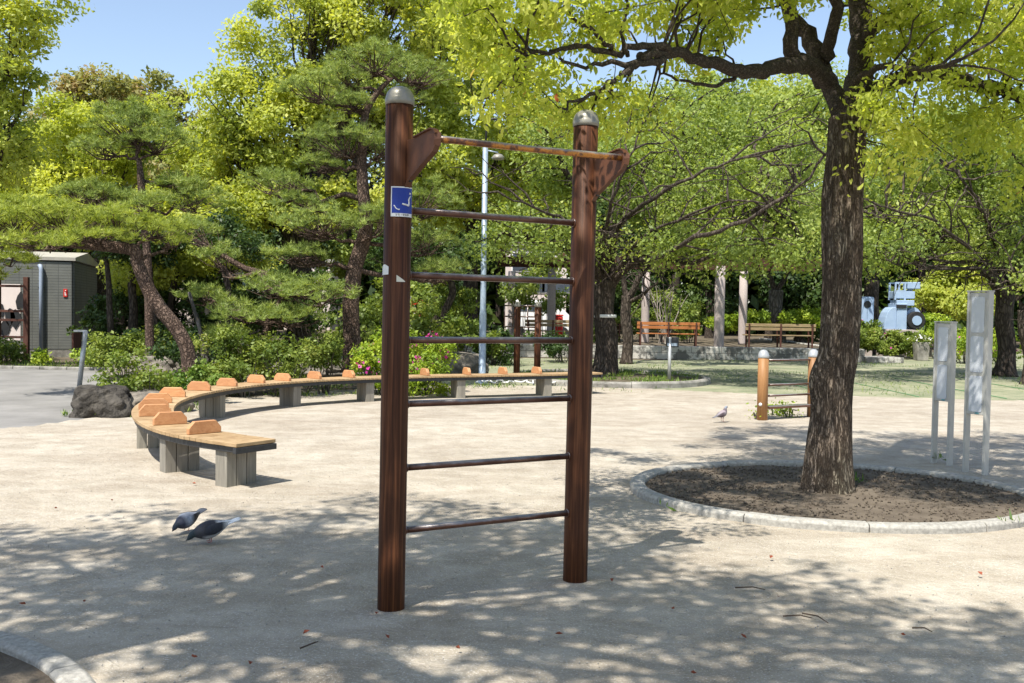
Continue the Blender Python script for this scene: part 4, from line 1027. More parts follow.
for t_ in ((802,619,828,629),(783,622,812,624),(912,634,932,638),(735,593,765,595),(300,655,318,648)): twig(*t_)
# ------------------------------------------------------------------ vegetation
GND = 0
def B(px, py, y, rpx, rpy, ry):
    """a crown lobe given by where it shows, at distance y; real size rpx*y/1000 etc."""
    q = W(px, py, y); return (q.x, q.y, q.z, rpx*y/F_PX, ry, rpy*y/F_PX)
def tree(name, label, group, base, trunk_path, rad, blobs, n, size, mat, bark, cr=.5, per=8, density=1.0, shell=.35, limb_r=None, twig=.012, up_=.5, fork=None, cat='tree', fold=False, ridges=0, flare=1.5, nside=14, sides=6, ratio=.55, droop=.25, lift=.3, wob=.06):
    root = empty(name); tag(root, label, cat, group)
    tm = trunk_mesh(trunk_path, rad, nside, .06, flare, 4, ridges, RS.rand()*50)
    P, Tn, O, K = clumps(blobs, n, cr, density, shell)
    lb = MB(); branching(lb, fork or [Vector(trunk_path[-1])], limb_r or rad[-1]*.8, blobs, K, per, sides, wob, twig, lift)
    tm.build('trunk', MAT[bark], root); lb.build('branches', MAT[bark], root)
    leaves('crown', P, size, MAT[mat], root, Tn, O, up_, droop, ratio, fold)
    return finish(root, base)

# ---- the big tree in the ring
def near_tree():
    root = empty('broadleaf_tree'); tag(root, 'large tree with ridged brown bark and bright yellow-green leaves, standing in the granite ring', 'tree')
    Yt = 8.40
    path = [W(827,494,Yt), W(828,452,Yt), W(830,420,Yt), W(833,380,Yt), W(839,348,Yt), W(841.5,300,Yt), W(842,250,Yt), W(842.6,200,Yt), W(846,155,Yt), W(848,118,Yt)]
    path[0].z = .03
    rad = [.184,.172,.164,.158,.156,.152,.152,.155,.152,.155]
    tm = trunk_mesh(path, rad, 96, .06, 1.30, 12, .13, 3)
    # bulge on the left of the lower trunk
    bc = W(812,378,Yt-.05)
    for i, v in enumerate(tm.v):
        v = Vector(v); d = math.exp(-((v.x-bc.x)**2+(v.y-bc.y)**2)/.02-((v.z-bc.z)/.16)**2)
        tm.v[i] = tuple(v+Vector((-.055, -.03, 0))*d)
    tm.build('trunk', MAT['bark'], root)
    fork = Vector(path[-1])
    limbs = MB()
    def limb(pts, r0, r1, n=10, mb=limbs):
        P = []
        pp = [Vector(p) for p in pts]
        for i in range(len(pp)-1):
            p0, p1, p2, p3 = pp[max(i-1,0)], pp[i], pp[i+1], pp[min(i+2, len(pp)-1)]
            for k in range(5): t = k/5; P.append(.5*((2*p1)+(-p0+p2)*t+(2*p0-5*p1+4*p2-p3)*t*t+(-p0+3*p1-3*p2+p3)*t**3)+Vector(RS.randn(3))*.012)
        P.append(pp[-1]); m = len(P)
        mb.tube(P, [(r0+(r1-r0)*(i/(m-1))**.8)*(1+.025*RS.randn()) for i in range(m)], n, 0, True); return P
    L = []
    L.append(limb([fork-up*.1, W(832,88,8.6), W(806,64,8.4), W(775,68,8.1), W(745,72,7.8), W(705,62,7.5), W(672,52,7.2), W(640,56,6.9)], .096, .030))     # long left limb
    L.append(limb([W(676,53,7.2), W(650,44,7.0), W(610,52,6.7), W(570,48,6.4), W(525,56,6.2)], .035, .010, 8))
    L.append(limb([W(662,60,7.1), W(630,64,6.8), W(595,66,6.6), W(560,58,6.3)], .030, .008, 8))
    L.append(limb([W(640,60,6.9), W(618,78,6.7), W(590,96,6.5), W(560,108,6.3)], .030, .007, 8))
    L.append(limb([W(612,50,6.7), W(590,30,6.5), W(566,12,6.3), W(560,-20,6.2)], .018, .008, 7))
    L.append(limb([W(628,58,6.8), W(622,30,6.7), W(626,0,6.6), W(610,-40,6.6)], .016, .008, 7))
    L.append(limb([W(806,66,8.4), W(790,52,8.3), W(792,22,8.3), W(782,-10,8.2), W(760,-60,8)], .075, .04))
    L.append(limb([W(826,84,8.65), W(812,40,8.7), W(786,8,8.8), W(765,-50,9)], .09, .05))
    L.append(limb([W(826,60,8.6), W(834,25,8.4), W(838,-20,8.2), W(842,-80,8)], .06, .04))
    L.append(limb([fork, W(856,90,8.9), W(862,50,9.0), W(860,10,9.1), W(866,-60,9.2), W(870,-160,9.3)], .135, .08, 12))   # upright leader
    L.append(limb([W(862,46,9.0), W(878,24,8.8), W(902,10,8.6), W(925,-20,8.4)], .065, .04))
    L.append(limb([fork+up*.0, W(868,92,8.7), W(900,80,8.5), W(935,72,8.2), W(975,84,7.9), W(1010,92,7.6), W(1050,110,7.4)], .09, .045))
    L.append(limb([W(880,90,8.7), W(930,60,9.1), W(990,36,9.5), W(1050,10,9.9)], .05, .03, 8))
    L.append(limb([W(740,72,7.8), W(720,84,7.7), W(690,82,7.6), W(660,74,7.5)], .022, .008, 7))
    L.append(limb([fork+up*.05, W(856,82,8.3), W(884,66,7.9), W(920,70,7.2), W(960,60,6.6)], .04, .015, 7))
    limbs.build('limbs', MAT['bark_limb'], root)
    blobs = [B(520,20,6.4,75,55,1.3), B(500,-40,6.4,80,60,1.4), B(470,35,6.8,26,52,.8), B(600,-25,6.6,80,52,1.4), B(690,15,7.4,70,36,1.3), B(735,-10,7.8,60,40,1.3), B(520,80,6.0,40,22,.6), B(590,105,6.6,55,15,.6),
             B(650,98,7.0,45,11,.5), B(690,-60,7.6,130,60,1.8), B(800,-50,8.4,110,50,1.8), B(925,20,8.0,42,34,1.2), B(975,10,7.8,70,50,1.5), B(900,98,7.8,42,24,.7), B(960,122,7.4,52,38,.8), B(1020,100,7.4,52,52,1.0), B(1010,50,7.6,50,40,1.2),
             B(870,118,8.0,20,14,.4), B(1060,160,7.6,40,30,.8), B(905,150,7.6,22,26,.5), B(950,-60,8.6,120,60,2), B(790,-130,8.6,200,70,2.6), B(1050,-40,8.4,90,80,2), B(560,-130,7.2,150,60,2), (1.1,6.3,5.4,.8,.8,.5), (1.9,6.0,5.6,.9,.8,.5), (2.7,5.9,5.5,.8,.8,.5), (1.5,7.1,5.9,.9,.8,.5), (3.4,6.6,5.6,.8,.7,.5), (2.3,7.2,6.4,1,.8,.6), (.6,7.0,6.0,.9,.8,.5), (3.2,8.2,6.8,1.3,1.2,.7), (1.4,8.8,6.9,1.2,1.2,.7), (4.6,8.6,6.5,1.2,1.2,.7)]
    P, Tn, O, K = clumps(blobs, 118000, .25, .85, .25, .8)
    tw = MB(); allp = [p for l in L for p in l]
    A = np.array([tuple(p) for p in allp])
    for cc in K:
        for c in cc[RS.rand(len(cc)) < .55]:
            i = int(np.argmin(((A-c)**2).sum(1))); p = allp[i]; q = Vector(c); l = (q-p).length
            if l > 1.3: continue
            tw.tube(bez(p, q, (0,0,.12*l), 5, .05*l), [.011,.009,.007,.005,.003], 5, 0, False)
            for _ in range(2): q2 = q+Vector(RS.randn(3))*.18; tw.tube([q, (q+q2)/2+Vector(RS.randn(3))*.02, q2], [.004,.003,.002], 4, 0, False)
    tw.build('twigs', MAT['bark_dark'], root)
    leaves('crown', P, .049, MAT['leaf_near'], root, Tn, O, .35, .55, .5, True)
    return finish(root, (path[0].x, path[0].y, 0))
near_tree()

# ---- the tree whose shade falls over the foreground (trunk just outside the frame, in the corner ring)
def shade_tree():
    root = empty('broadleaf_tree'); tag(root, 'tree in the corner ring whose shade covers the foreground sand', 'tree')
    path = [(-3.06,2.97,.04),(-3.0,2.95,1),(-2.95,2.9,2.2),(-2.8,2.8,3.4),(-2.7,2.7,4.4)]
    trunk_mesh(path, [.24,.2,.18,.17,.16], 28, .07, 1.4, 6, .08, 9).build('trunk', MAT['bark'], root)
    def back(px, py, z):    # crown position at height z whose shade falls where the pixel shows the ground
        q = G(px, py); k = z/math.tan(SUN_EL); return (q.x-SHX*k, q.y-SHY*k, z)
    bl = []
    for px, py, z, r in ((60,580,6.2,1.3),(180,600,6.6,1.2),(130,545,5.8,.85),(300,560,6.4,1.2),(30,640,6,1.2),(400,545,6.2,1.0),(330,515,6.3,.62),(480,520,6.0,.62),(560,535,6.3,.6),(520,590,6.4,1.05),(640,570,6.2,.75),(200,665,6.4,.9),(640,630,6.4,1.0),(760,610,6.6,.75),(840,640,6.3,.85),(960,640,6.5,.8),(430,690,6,.8),(720,680,6.2,.9),(1060,660,6.4,.9),(900,710,6.2,.9),(560,760,6.2,1.0),(760,800,6.2,1.2),(300,800,6.2,1.2),(0,545,6.0,.8),(-120,600,6.3,1.5),(1150,720,6.4,1.2),(800,585,6.4,.5),(440,507,6.2,.42)):
        x, y_, z = back(px, py, z); bl.append((x, y_, z, r, r, r*.75))
    for P_ in (LP+up*1.2, LP+up*2.25, LP+up*2.0, LP+up*1.6, LP+up*.4, RP+up*.5):
        k = (6.2-P_.z)/math.tan(SUN_EL); bl.append((P_.x-SHX*k-.12, P_.y-SHY*k, 6.2, .62, .6, .45))
    bl += [(-2.8,2.7,7.2,2.2,2.0,1.2),(-.8,-.4,6.8,2.2,1.8,1.2)]
    P, Tn, O, K = clumps(bl, 30000, .32, .55, .1, .8)
    lb = MB(); branching(lb, [Vector(p) for p in path[-2:]], .12, bl, K, 7, 6, .06, .008, .2)
    lb.build('branches', MAT['bark_dark'], root); leaves('crown', P, .085, MAT['leaf_near'], root, Tn, O, .35, .5, .55, True)
    return finish(root, (-3.06, 2.97, 0))
shade_tree()

# ---- pines
def pine(name, label, trunk, rad, pads, mat, nl=.11, dens=1.0, flare=1.4, group='pines behind the bench'):
    """trunk: path points; pads: (x,y,z,rx,ry,rz) flat cushions of needles"""
    root = empty(name); tag(root, label, 'pine tree', group)
    tp = [Vector(p) for p in trunk]; trunk_mesh(tp, rad, 20, .08, flare, 6, .06, RS.rand()*40).build('trunk', MAT['bark_pine'], root)
    br = MB(); tc = []; tt = []
    for p in pads:
        c = Vector(p[:3]); s0 = min(tp[1:], key=lambda s: (s-c).length+abs(s.z-c.z+.3)*.6)
        L = (c-s0).length; limb = bez(s0, c-up*p[5]*.5, (0,0,-.05*L+.12), 8, .05*L); r0 = .025+.018*L
        br.tube(limb, [r0*(1-.6*i/7) for i in range(8)], 7, 0, False)
        ntw = int(26*p[3]*p[4]*dens*2.3)+10
        for _ in range(ntw):
            a = RS.rand()*2*math.pi; rr = RS.rand()**.5
            lump = noise.noise(Vector((math.cos(a)*rr*2.2+c.x*3, math.sin(a)*rr*2.2+c.y, c.z)))
            z = p[5]*1.55*(.95*math.sqrt(max(0, 1-rr*rr*.9))+.45*lump)*(.45+.55*RS.rand())-p[5]*.25
            tip = c+Vector((math.cos(a)*rr*p[3]*(1+.25*lump), math.sin(a)*rr*p[4], z)); j = int(RS.randint(4, 8)); q = limb[j]
            if RS.rand() < .62: br.tube(bez(q, tip, (0,0,-.18*(tip-q).length), 4, .03), [.014,.010,.007,.004], 4, 0, False)
            k = 3+int(RS.randint(0, 4))
            for _2 in range(k): tc.append(tuple(tip+Vector((RS.randn()*.065, RS.randn()*.065, RS.randn()*.035)))); tt.append(.5+.5*lump)
    br.build('branches', MAT['bark_pine'], root)
    C = np.array(tc); n = len(C); m = 15
    C2 = np.repeat(C, m, 0); d = RS.randn(n*m, 3); d[:,2] = np.abs(d[:,2])*1.1+.1; d = norm(d)
    sd = norm(np.cross(d, RS.randn(n*m, 3))); L = (nl*(.7+.5*RS.rand(n*m)))[:,None]; w_ = nl*.052
    V = np.stack([C2-sd*w_, C2+sd*w_, C2+d*L], 1).reshape(-1,3); idx = np.arange(n*m*3).reshape(-1,3)
    r_ = np.clip(np.repeat(.5*np.array(tt)+.5*RS.rand(n), m)+.15*RS.randn(n*m), 0, 1)
    np_mesh('needles', V, 3, idx, MAT[mat], root, r_)
    return finish(root, tp[0])
def PP(px, py, y, rpx, rpy, ry): return B(px, py, y, rpx, rpy, ry)
# leaning pine on the left with its broad flat crown
pine('pine_tree', 'leaning pine with a bent red-brown trunk and a wide flat crown over the path',
     [W(190,380,16.2), W(187,350,16.2), W(176,328,16.2), W(158,305,16.2), W(145,282,16.2), W(137,262,16.2), W(133,250,16.2), W(100,246,16.2), W(55,243,16.0), W(10,240,15.8)], [.125,.115,.115,.12,.105,.10,.10,.08,.055,.035],
     [PP(20,228,15.9,42,17,.9), PP(70,222,16.2,42,17,1.0), PP(120,226,16.4,36,16,.9), PP(160,232,16.3,28,14,.7), PP(45,246,15.4,40,9,.6), PP(-20,232,15.8,30,22,.8), PP(100,240,15.8,40,9,.6), PP(10,262,15.5,18,9,.5), PP(172,242,16.6,18,9,.5), PP(20,210,16.6,30,10,.6), PP(-14,280,15.6,16,10,.5)], 'needle_light', .12, 1.3)
# pine behind it, rising over the yellow tree
pine('pine_tree', 'umbrella-shaped pine with a thin straight trunk, above the leaning pine',
     [W(150,370,22), W(149,300,22), W(147,250,22), W(143,215,22), W(141,180,22), W(139,160,22)], [.10,.09,.085,.08,.075,.05],
     [PP(135,132,22,44,20,1.0), PP(105,152,22,30,13,.8), PP(160,146,22,34,14,.8), PP(130,116,22,22,12,.6), PP(90,198,21.7,34,13,.8), PP(195,205,22,32,14,.8), PP(150,206,21.4,24,9,.6), PP(120,200,22,20,10,.6), PP(180,188,22,22,10,.6)], 'needle', .15)
# twisted pine behind the left ladder post
pine('pine_tree', 'tall twisted pine with stacked cushions of needles, right behind the left ladder post',
     [W(353,372,18.6), W(352,340,18.6), W(351,300,18.6), W(355,268,18.6), W(362,245,18.6), W(366,225,18.6), W(364,200,18.6), W(362,170,18.6), W(363,140,18.6), W(366,112,18.6), W(378,92,18.6), W(390,80,18.6)], [.19,.155,.15,.145,.145,.12,.105,.095,.085,.07,.05,.03],
     [PP(372,66,18.6,48,15,1.0), PP(420,80,18.8,34,15,.9), PP(345,82,18.5,26,12,.7), PP(318,96,18.4,38,15,.9), PP(348,108,18.4,26,11,.7), PP(345,146,18.5,44,18,1.0), PP(385,150,18.8,26,14,.7), PP(275,187,18.6,36,15,.8), PP(300,205,18.4,24,10,.6),
      PP(320,168,18.5,22,10,.6), PP(318,228,18.2,44,18,1.0), PP(372,228,18.2,34,20,.8), PP(430,205,19,38,20,.9), PP(425,245,19,36,20,.9), PP(296,258,18.0,28,10,.7), PP(440,275,19,26,12,.7), PP(405,100,19,24,12,.6)], 'needle', .12, 1.1)
# low spreading pine in the shrubbery
pine('pine_tree', 'low spreading pine with cushion-like branches, between the leaning pine and the twisted pine',
     [W(262,382,17.6), W(263,350,17.6), W(268,325,17.6), W(276,308,17.6), W(284,296,17.6)], [.09,.08,.07,.06,.04],
     [PP(280,292,17.6,46,15,.9), PP(320,298,17.4,36,16,.9), PP(240,318,17.3,34,14,.8), PP(290,322,17.2,40,14,.9), PP(225,338,17.2,24,9,.6), PP(205,300,17.8,22,12,.6), PP(190,232,19,26,12,.7), PP(215,258,18.6,20,12,.6)], 'needle', .12, 1.1)
# crutches propping the pine
root = empty('prop_poles'); tag(root, 'pair of thin crossed wooden props holding up the pine beside the leaning trunk', 'tree prop')
for a, b in ((W(216,382,16.9), W(189,292,17.1)), (W(206,380,17.1), W(198,318,17.1))): a.z = 0; MB().tube([a, (a+b)/2+Vector((.02,0,.02)), b], [.035,.032,.028], 9).build('pole', MAT['bark_grey'], root)
finish(root, W(216,382,17))

# ---- large broadleaf trees
GB = 'tall trees behind the playground'
def bt(label, y, px, blobs, n, size, mat, bark='bark_dark', rad=.28, cr=.55, tilt=0, kind='broadleaf_tree', group=GB, base_z=0, topy=None, **kw):
    q = W(px, 330, y); bx = q.x; tz = min(b[2]-b[5]*.3 for b in blobs) if topy is None else W(px, topy, y).z
    tz = max(tz, 1.2)
    path = [(bx, y, base_z), (bx+.1*tilt, y, base_z+.4*(tz-base_z)), (bx+.5*tilt, y, base_z+.75*(tz-base_z)), (bx+tilt, y, tz)]
    size, n = size*.80, int(n*1.45)
    return tree(kind, label, group, (bx, y, base_z), path, [rad, rad*.85, rad*.78, rad*.7], blobs, n, size, MAT and mat, bark, cr, **kw)
bt('tall camphor with yellow-green leaves filling the top left corner', 23, -25, [B(-10,60,23,52,60,2.2), B(20,30,23,34,36,1.4), B(25,95,23,26,26,1.2), B(-20,-20,23,70,50,2.4), B(-10,150,23,40,45,1.6), B(10,130,22.6,24,24,1), B(-60,200,23,60,40,2)], 15000, .15, 'leaf_camphor', rad=.3, cr=.5, per=14, density=.9)
bt('rounded tree with reddish new leaves on the skyline', 42, 105, [B(78,92,42,34,26,2.2), B(112,86,42,40,24,2.2), B(146,96,42,32,22,1.8), B(188,112,42,34,22,1.8), B(70,150,42,50,40,2.5), B(160,160,42,60,40,3)], 16000, .24, 'leaf_red', rad=.3, cr=.8)
bt('bushy yellow-green tree just under the skyline at left', 33, 100, [B(90,128,33,38,24,1.8), B(60,120,33,24,22,1.4), B(35,170,33,32,44,2), B(20,140,33,22,26,1.4), B(110,150,33,50,36,2.2), B(155,122,33,28,20,1.4), B(80,205,33,60,40,2.4), B(160,215,33,50,40,2.2), B(15,215,33,40,40,2)], 34000, .17, 'leaf_yellow', rad=.26, cr=.6)
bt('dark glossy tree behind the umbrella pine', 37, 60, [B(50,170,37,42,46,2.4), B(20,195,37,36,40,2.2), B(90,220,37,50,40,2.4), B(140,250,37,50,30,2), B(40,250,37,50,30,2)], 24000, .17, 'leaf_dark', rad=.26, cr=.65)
bt('great camphor with light yellow-green leaves, rising behind the twisted pine', 29, 300, [B(300,60,29,60,45,2.6), B(250,95,29,48,36,2.2), B(330,25,29,52,32,2.2), B(385,30,29,50,38,2.4), B(230,140,29,40,34,2), B(270,140,29,60,46,2.4), B(225,190,29,46,40,2.2), B(190,150,30,22,26,1.6), B(330,110,29,60,46,2.6), B(400,100,29.5,60,50,2.6), B(290,200,29,60,40,2.4), B(440,50,29.5,50,55,2.6), B(215,235,28.6,40,28,1.8), B(370,190,30,60,46,2.4), B(440,140,30,50,50,2.4), B(315,-10,29,50,30,2), B(400,-20,29,70,34,2.4)], 78000, .16, 'leaf_camphor', rad=.42, cr=.55, per=12, density=1.05)
bt('pale yellow-green tree standing right of the great camphor', 34, 470, [B(470,60,34,50,55,2.6), B(510,120,34,50,50,2.6), B(470,160,34,60,50,2.6), B(530,190,34,50,40,2.4), B(440,200,34,50,40,2.2), B(490,215,33,40,26,1.8), B(560,140,35,50,60,2.4)], 34000, .19, 'leaf_yellow', rad=.3, cr=.65)
bt('shrubby light green tree low behind the umbrella pine', 27, 215, [B(200,250,27,40,26,1.6), B(170,262,27,40,24,1.5), B(130,275,27,34,22,1.4), B(235,225,27,30,22,1.3), B(245,262,26,30,20,1.2)], 14000, .13, 'leaf_camphor', rad=.12, cr=.5)
# cherry trees
def cherry(label, y, base, forks, blobs, n, rad, seed=0, size=.11, mat='leaf_green', band=False, bark='bark_dark', cr=.62, per=12, density=1.0, zb=0, group='spreading cherry trees beyond the sand'):
    root = empty('cherry_tree'); tag(root, label, 'tree', group)
    size, n = size*.82, int(n*.74)
    b0 = W(base[0], base[1], y); b0.z = zb; top = W(forks[0][0], forks[0][1], y)
    m1 = b0.lerp(top, .35)+Vector((.05,0,0)); m2 = b0.lerp(top, .7)+Vector((-.04,0,0))
    tr = trunk_mesh([b0, m1, m2, top], [rad, rad*.86, rad*.84, rad*.9], 24, .09, 1.45, 6, .10, seed).build('trunk', MAT[bark], root)
    lb = MB(); starts = []
    for fk in forks[1:]:
        pts = [Vector(W(*p)) for p in fk[0]]; pts = [top-up*.15]+pts; out = []
        for i in range(len(pts)-1):
            p0, p1, p2, p3 = pts[max(i-1,0)], pts[i], pts[i+1], pts[min(i+2, len(pts)-1)]
            for k in range(4): t = k/4; out.append(.5*((2*p1)+(-p0+p2)*t+(2*p0-5*p1+4*p2-p3)*t*t+(-p0+3*p1-3*p2+p3)*t**3)+Vector(RS.randn(3))*.02)
        out.append(pts[-1]); k = len(out); lb.tube(out, [fk[1]*(1-.75*i/(k-1)) for i in range(k)], 8, 0, False); starts += out[3:]
    for s0 in [starts[i] for i in RS.choice(len(starts), min(90, len(starts)), replace=False)]:
        d = Vector((float(RS.randn()), float(RS.randn())*.5, float(RS.randn())*.6+.25)).normalized(); l = .7+1.1*float(RS.rand())
        q = s0+d*l; brn = bez(s0, q, (0,0,.15*l), 6, .05); lb.tube(brn, [.026,.021,.017,.013,.009,.006], 5, 0, False)
        for j in (2, 3, 4): q2 = brn[j]+Vector(RS.randn(3)*np.array([.35,.2,.28])); lb.tube(bez(brn[j], q2, (0,0,.03), 4, .02), [.011,.009,.006,.004], 4, 0, False)
    P, Tn, O, K = clumps(blobs, n, cr, density, .1, .85)
    A = np.array([tuple(s) for s in starts])
    for cc in K:
        for c in cc[RS.rand(len(cc)) < .6]:
            i = int(np.argmin(((A-c)**2).sum(1))); p = starts[i]; q = Vector(c); l = (q-p).length
            lb.tube(bez(p, q, (0,0,.08*l), 6, .05*l), [min(.06, .016+.020*l)*(1-.7*j/5) for j in range(6)], 5, 0, False)
            for _ in range(2): q2 = q+Vector(RS.randn(3)*np.array([.5,.5,.25])); lb.tube([q, (q+Vector(q2))/2, q2], [.016,.012,.007], 4, 0, False)
    lb.build('branches', MAT['bark_dark'], root)
    if band:
        z = W(604, 316, y).z; zz = z
        tcen = b0.lerp(top, (z-b0.z)/(top.z-b0.z))
        MB().lathe((tcen.x, tcen.y, z), [(rad*.88,-.035),(rad*.93,-.03),(rad*.93,.03),(rad*.88,.035)], 24).build('trunk_band', MAT['white'], root)
    leaves('crown', P, size, MAT[mat], root, Tn, O*.6, .22, .3, .55)
    return finish(root, b0)
cherry('thick dark cherry trunk with a white band, right behind the right ladder post', 22.3, (604,374), ((606,280),
    ([(590,262,22.0),(570,248,21.5),(540,240,21),(505,232,20.5)], .16), ([(628,262,22),(660,246,21.6),(700,232,21),(745,215,20.5),(790,190,20)], .17), ([(612,240,22.6),(630,205,23),(650,160,23.4),(668,120,24)], .15),
    ([(600,240,22),(580,200,21.5),(560,160,21),(545,130,20.6)], .13), ([(622,268,23),(660,262,24),(715,255,25),(770,250,26)], .10), ([(640,256,21.8),(690,262,20.6),(740,240,19.6)], .09), ([(632,264,21.6),(655,258,20.4),(695,238,19.4),(745,220,18.7),(800,186,18.2),(830,150,18)], .075), ([(614,236,21.8),(642,206,20.4),(682,182,19.3),(730,162,18.7),(780,150,18.4)], .058), ([(596,250,21.8),(572,226,20.6),(545,212,19.6),(505,196,19)], .06), ([(640,240,20.8),(690,215,19.4),(740,200,18.8),(790,210,18.4)], .042), ([(606,240,21.4),(612,200,20.2),(630,160,19.6),(640,125,19.4)], .055)),
    [B(560,180,21.5,50,30,1.6), B(610,150,22.5,50,32,2), B(660,150,22.8,50,36,2), B(700,190,21.5,55,30,1.8), B(640,205,21.4,50,22,1.6), B(750,180,20.8,50,32,1.6), B(790,140,21,50,34,1.8), B(520,228,20.8,40,18,1.3), B(570,225,21.2,40,18,1.3), B(720,232,20.4,50,16,1.4), B(780,228,20.6,50,20,1.4), B(680,235,20.8,40,12,1.2), B(540,150,21,40,30,1.5), B(720,130,22.5,60,36,2), B(600,250,21.8,26,10,.8), B(720,250,20.2,55,14,1.4), B(795,254,20.4,45,13,1.4), B(665,250,21,34,11,1.2), B(515,246,20.6,40,15,1.2), B(556,250,20.8,26,10,1)], 62000, .27, 4, .105, band=True)
cherry('slimmer dark cherry trunk standing just right of the banded one', 28.6, (626,360), ((627,296),
    ([(620,270,28.6),(612,240,28.6)], .10), ([(640,278,28.4),(655,255,28),(690,225,27)], .11), ([(650,290,28),(668,268,27.6),(675,255,27.4)], .06)),
    [B(640,120,28.5,50,30,2), B(700,110,28,60,34,2.2), B(690,215,27.5,40,20,1.6), B(760,120,27.5,60,36,2.2), B(820,110,27,60,36,2.2)], 22000, .17, 7, .14)
cherry('dark cherry trunk on the right edge, branching low behind the tall board', 25.5, (1005,362), ((1006,292),
    ([(985,270,25),(955,245,24.4),(915,228,23.6),(880,222,23)], .13), ([(1000,255,25.6),(985,215,25.6),(965,170,25.4),(950,150,25)], .12), ([(1020,262,25),(1045,230,24.6),(1070,190,24)], .13), ([(990,262,24.6),(950,262,23.4),(900,250,22.4)], .08), ([(988,262,24),(960,240,22.4),(925,218,21.6),(880,206,21.2)], .07), ([(998,250,24),(985,215,22.8),(968,185,22.2),(940,160,21.8)], .065), ([(985,270,23.8),(940,268,22.2),(890,262,21.6)], .06)),
    [B(900,210,23.6,55,26,1.6), B(950,190,24.6,50,30,1.8), B(1000,200,25,50,30,1.8), B(900,165,24.4,50,30,1.8), B(980,150,25,60,36,2), B(900,242,22.6,50,16,1.3), B(960,245,23.6,50,16,1.3), B(1030,170,24.6,50,50,2), B(1020,248,25,40,18,1.4), B(880,255,22.6,30,12,1.2), B(930,130,25,60,30,2), B(860,190,24,40,30,1.6)], 56000, .25, 12, .11)
cherry('slender twin cherry trunk at the right edge beyond the tall board', 22.6, (1032,378), ((1026,310),
    ([(1034,280,22.4),(1046,240,22)], .11), ([(1018,290,22.6),(1010,262,22.6)], .07)), [B(1060,200,22,50,40,1.8), B(1050,140,22,60,40,2), B(1030,280,22.4,24,12,.8)], 12000, .2, 15, .11)
cherry('cherry tree with crooked limbs seen just right of the big trunk', 38, (872,330), ((872,280),
    ([(862,262,38),(850,240,37.6)], .14), ([(885,262,37.6),(905,250,37)], .12)), [B(840,225,37,60,26,2.4), B(900,225,37,60,26,2.4), B(870,190,38,70,36,3), B(800,220,37,60,30,2.4)], 22000, .30, 18, .18, bark='bark_dark')
cherry('cherry tree with pale forked limbs left of the big trunk', 39, (778,345), ((776,290),
    ([(790,268,39),(808,250,38.6)], .12), ([(764,262,39),(750,240,38.6)], .13)), [B(740,215,38,60,26,2.4), B(790,230,38,50,22,2.4), B(760,180,39,80,40,3)], 22000, .28, 21, .18, bark='bark_grey')
# further rows
GF = 'far trees closing the view'
far = [(-60,48,'leaf_dark',[(-60,240,60,70),(-40,150,50,60)],.26),(30,50,'leaf_camphor',[(30,250,50,60),(40,200,40,50)],.26),(120,50,'leaf_dark',[(120,270,50,50),(100,220,50,40)],.26),(200,52,'leaf_camphor',[(200,200,50,60),(200,270,40,40)],.26),(270,50,'leaf_dark',[(270,240,50,60),(280,290,40,30)],.26),
       (350,52,'leaf_green',[(350,230,60,60),(340,160,50,60)],.26),(430,50,'leaf_dark',[(430,260,40,50),(430,200,50,50)],.26),(498,68,'leaf_green',[(498,200,50,50),(470,230,40,40)],.32),(600,50,'leaf_dark',[(600,270,36,50),(600,210,50,50)],.26),(650,46,'leaf_dark',[(650,280,44,44),(650,230,50,40)],.24),
       (710,45,'leaf_dark',[(705,285,40,44),(700,240,50,40)],.24),(770,50,'leaf_green',[(770,200,60,60),(760,150,60,50)],.26),(800,46,'leaf_dark',[(800,290,50,40),(820,250,40,40)],.24),(850,50,'leaf_camphor',[(850,200,60,60),(840,130,50,50)],.26),(940,44,'leaf_camphor',[(955,282,28,32),(940,296,18,20),(970,285,22,28)],.2),
       (920,52,'leaf_green',[(920,220,60,50),(930,160,60,50)],.26),(1000,48,'leaf_dark',[(1000,290,50,50),(1010,240,50,40)],.26),(1040,50,'leaf_green',[(1040,180,60,80),(1060,260,50,50)],.26),(560,62,'leaf_green',[(570,190,50,40),(620,160,60,50)],.3),(675,60,'leaf_green',[(675,150,60,60),(700,100,50,40)],.3),(780,62,'leaf_yellow',[(790,110,50,36),(745,130,50,40)],.3)]
names = {'leaf_dark':'dark evergreen', 'leaf_camphor':'olive-green camphor', 'leaf_green':'fresh green', 'leaf_yellow':'yellow-green'}
where = ['beyond the left edge behind the fence','behind the grey building roof','behind the umbrella pine trunk','between the umbrella pine and the great camphor','low behind the lamp post among the trees','behind the twisted pine crown','just right of the left ladder post','behind the hooked lamp post','behind the right ladder post','behind the orange-brown bench','behind the thick concrete pillar','high above the tan bench','low behind the tan bench','behind the top of the big trunk','low and round right of the blue play machine','above the blue play machine','behind the tall metal board','at the right edge of the frame','above the middle of the ladder','above the orange-brown bench','on the skyline left of the big trunk']
for (px, y, mt, bl, sz), wh in zip(far, where):
    bt('%s tree %s' % (names[mt], wh), y, px, [B(a, b, y, c, d, c*y/F_PX*.8) for a, b, c, d in bl], 15000, sz, mt, rad=.25, cr=.85, per=8, group=GF, kind='broadleaf_tree', base_z=0, density=1.1)
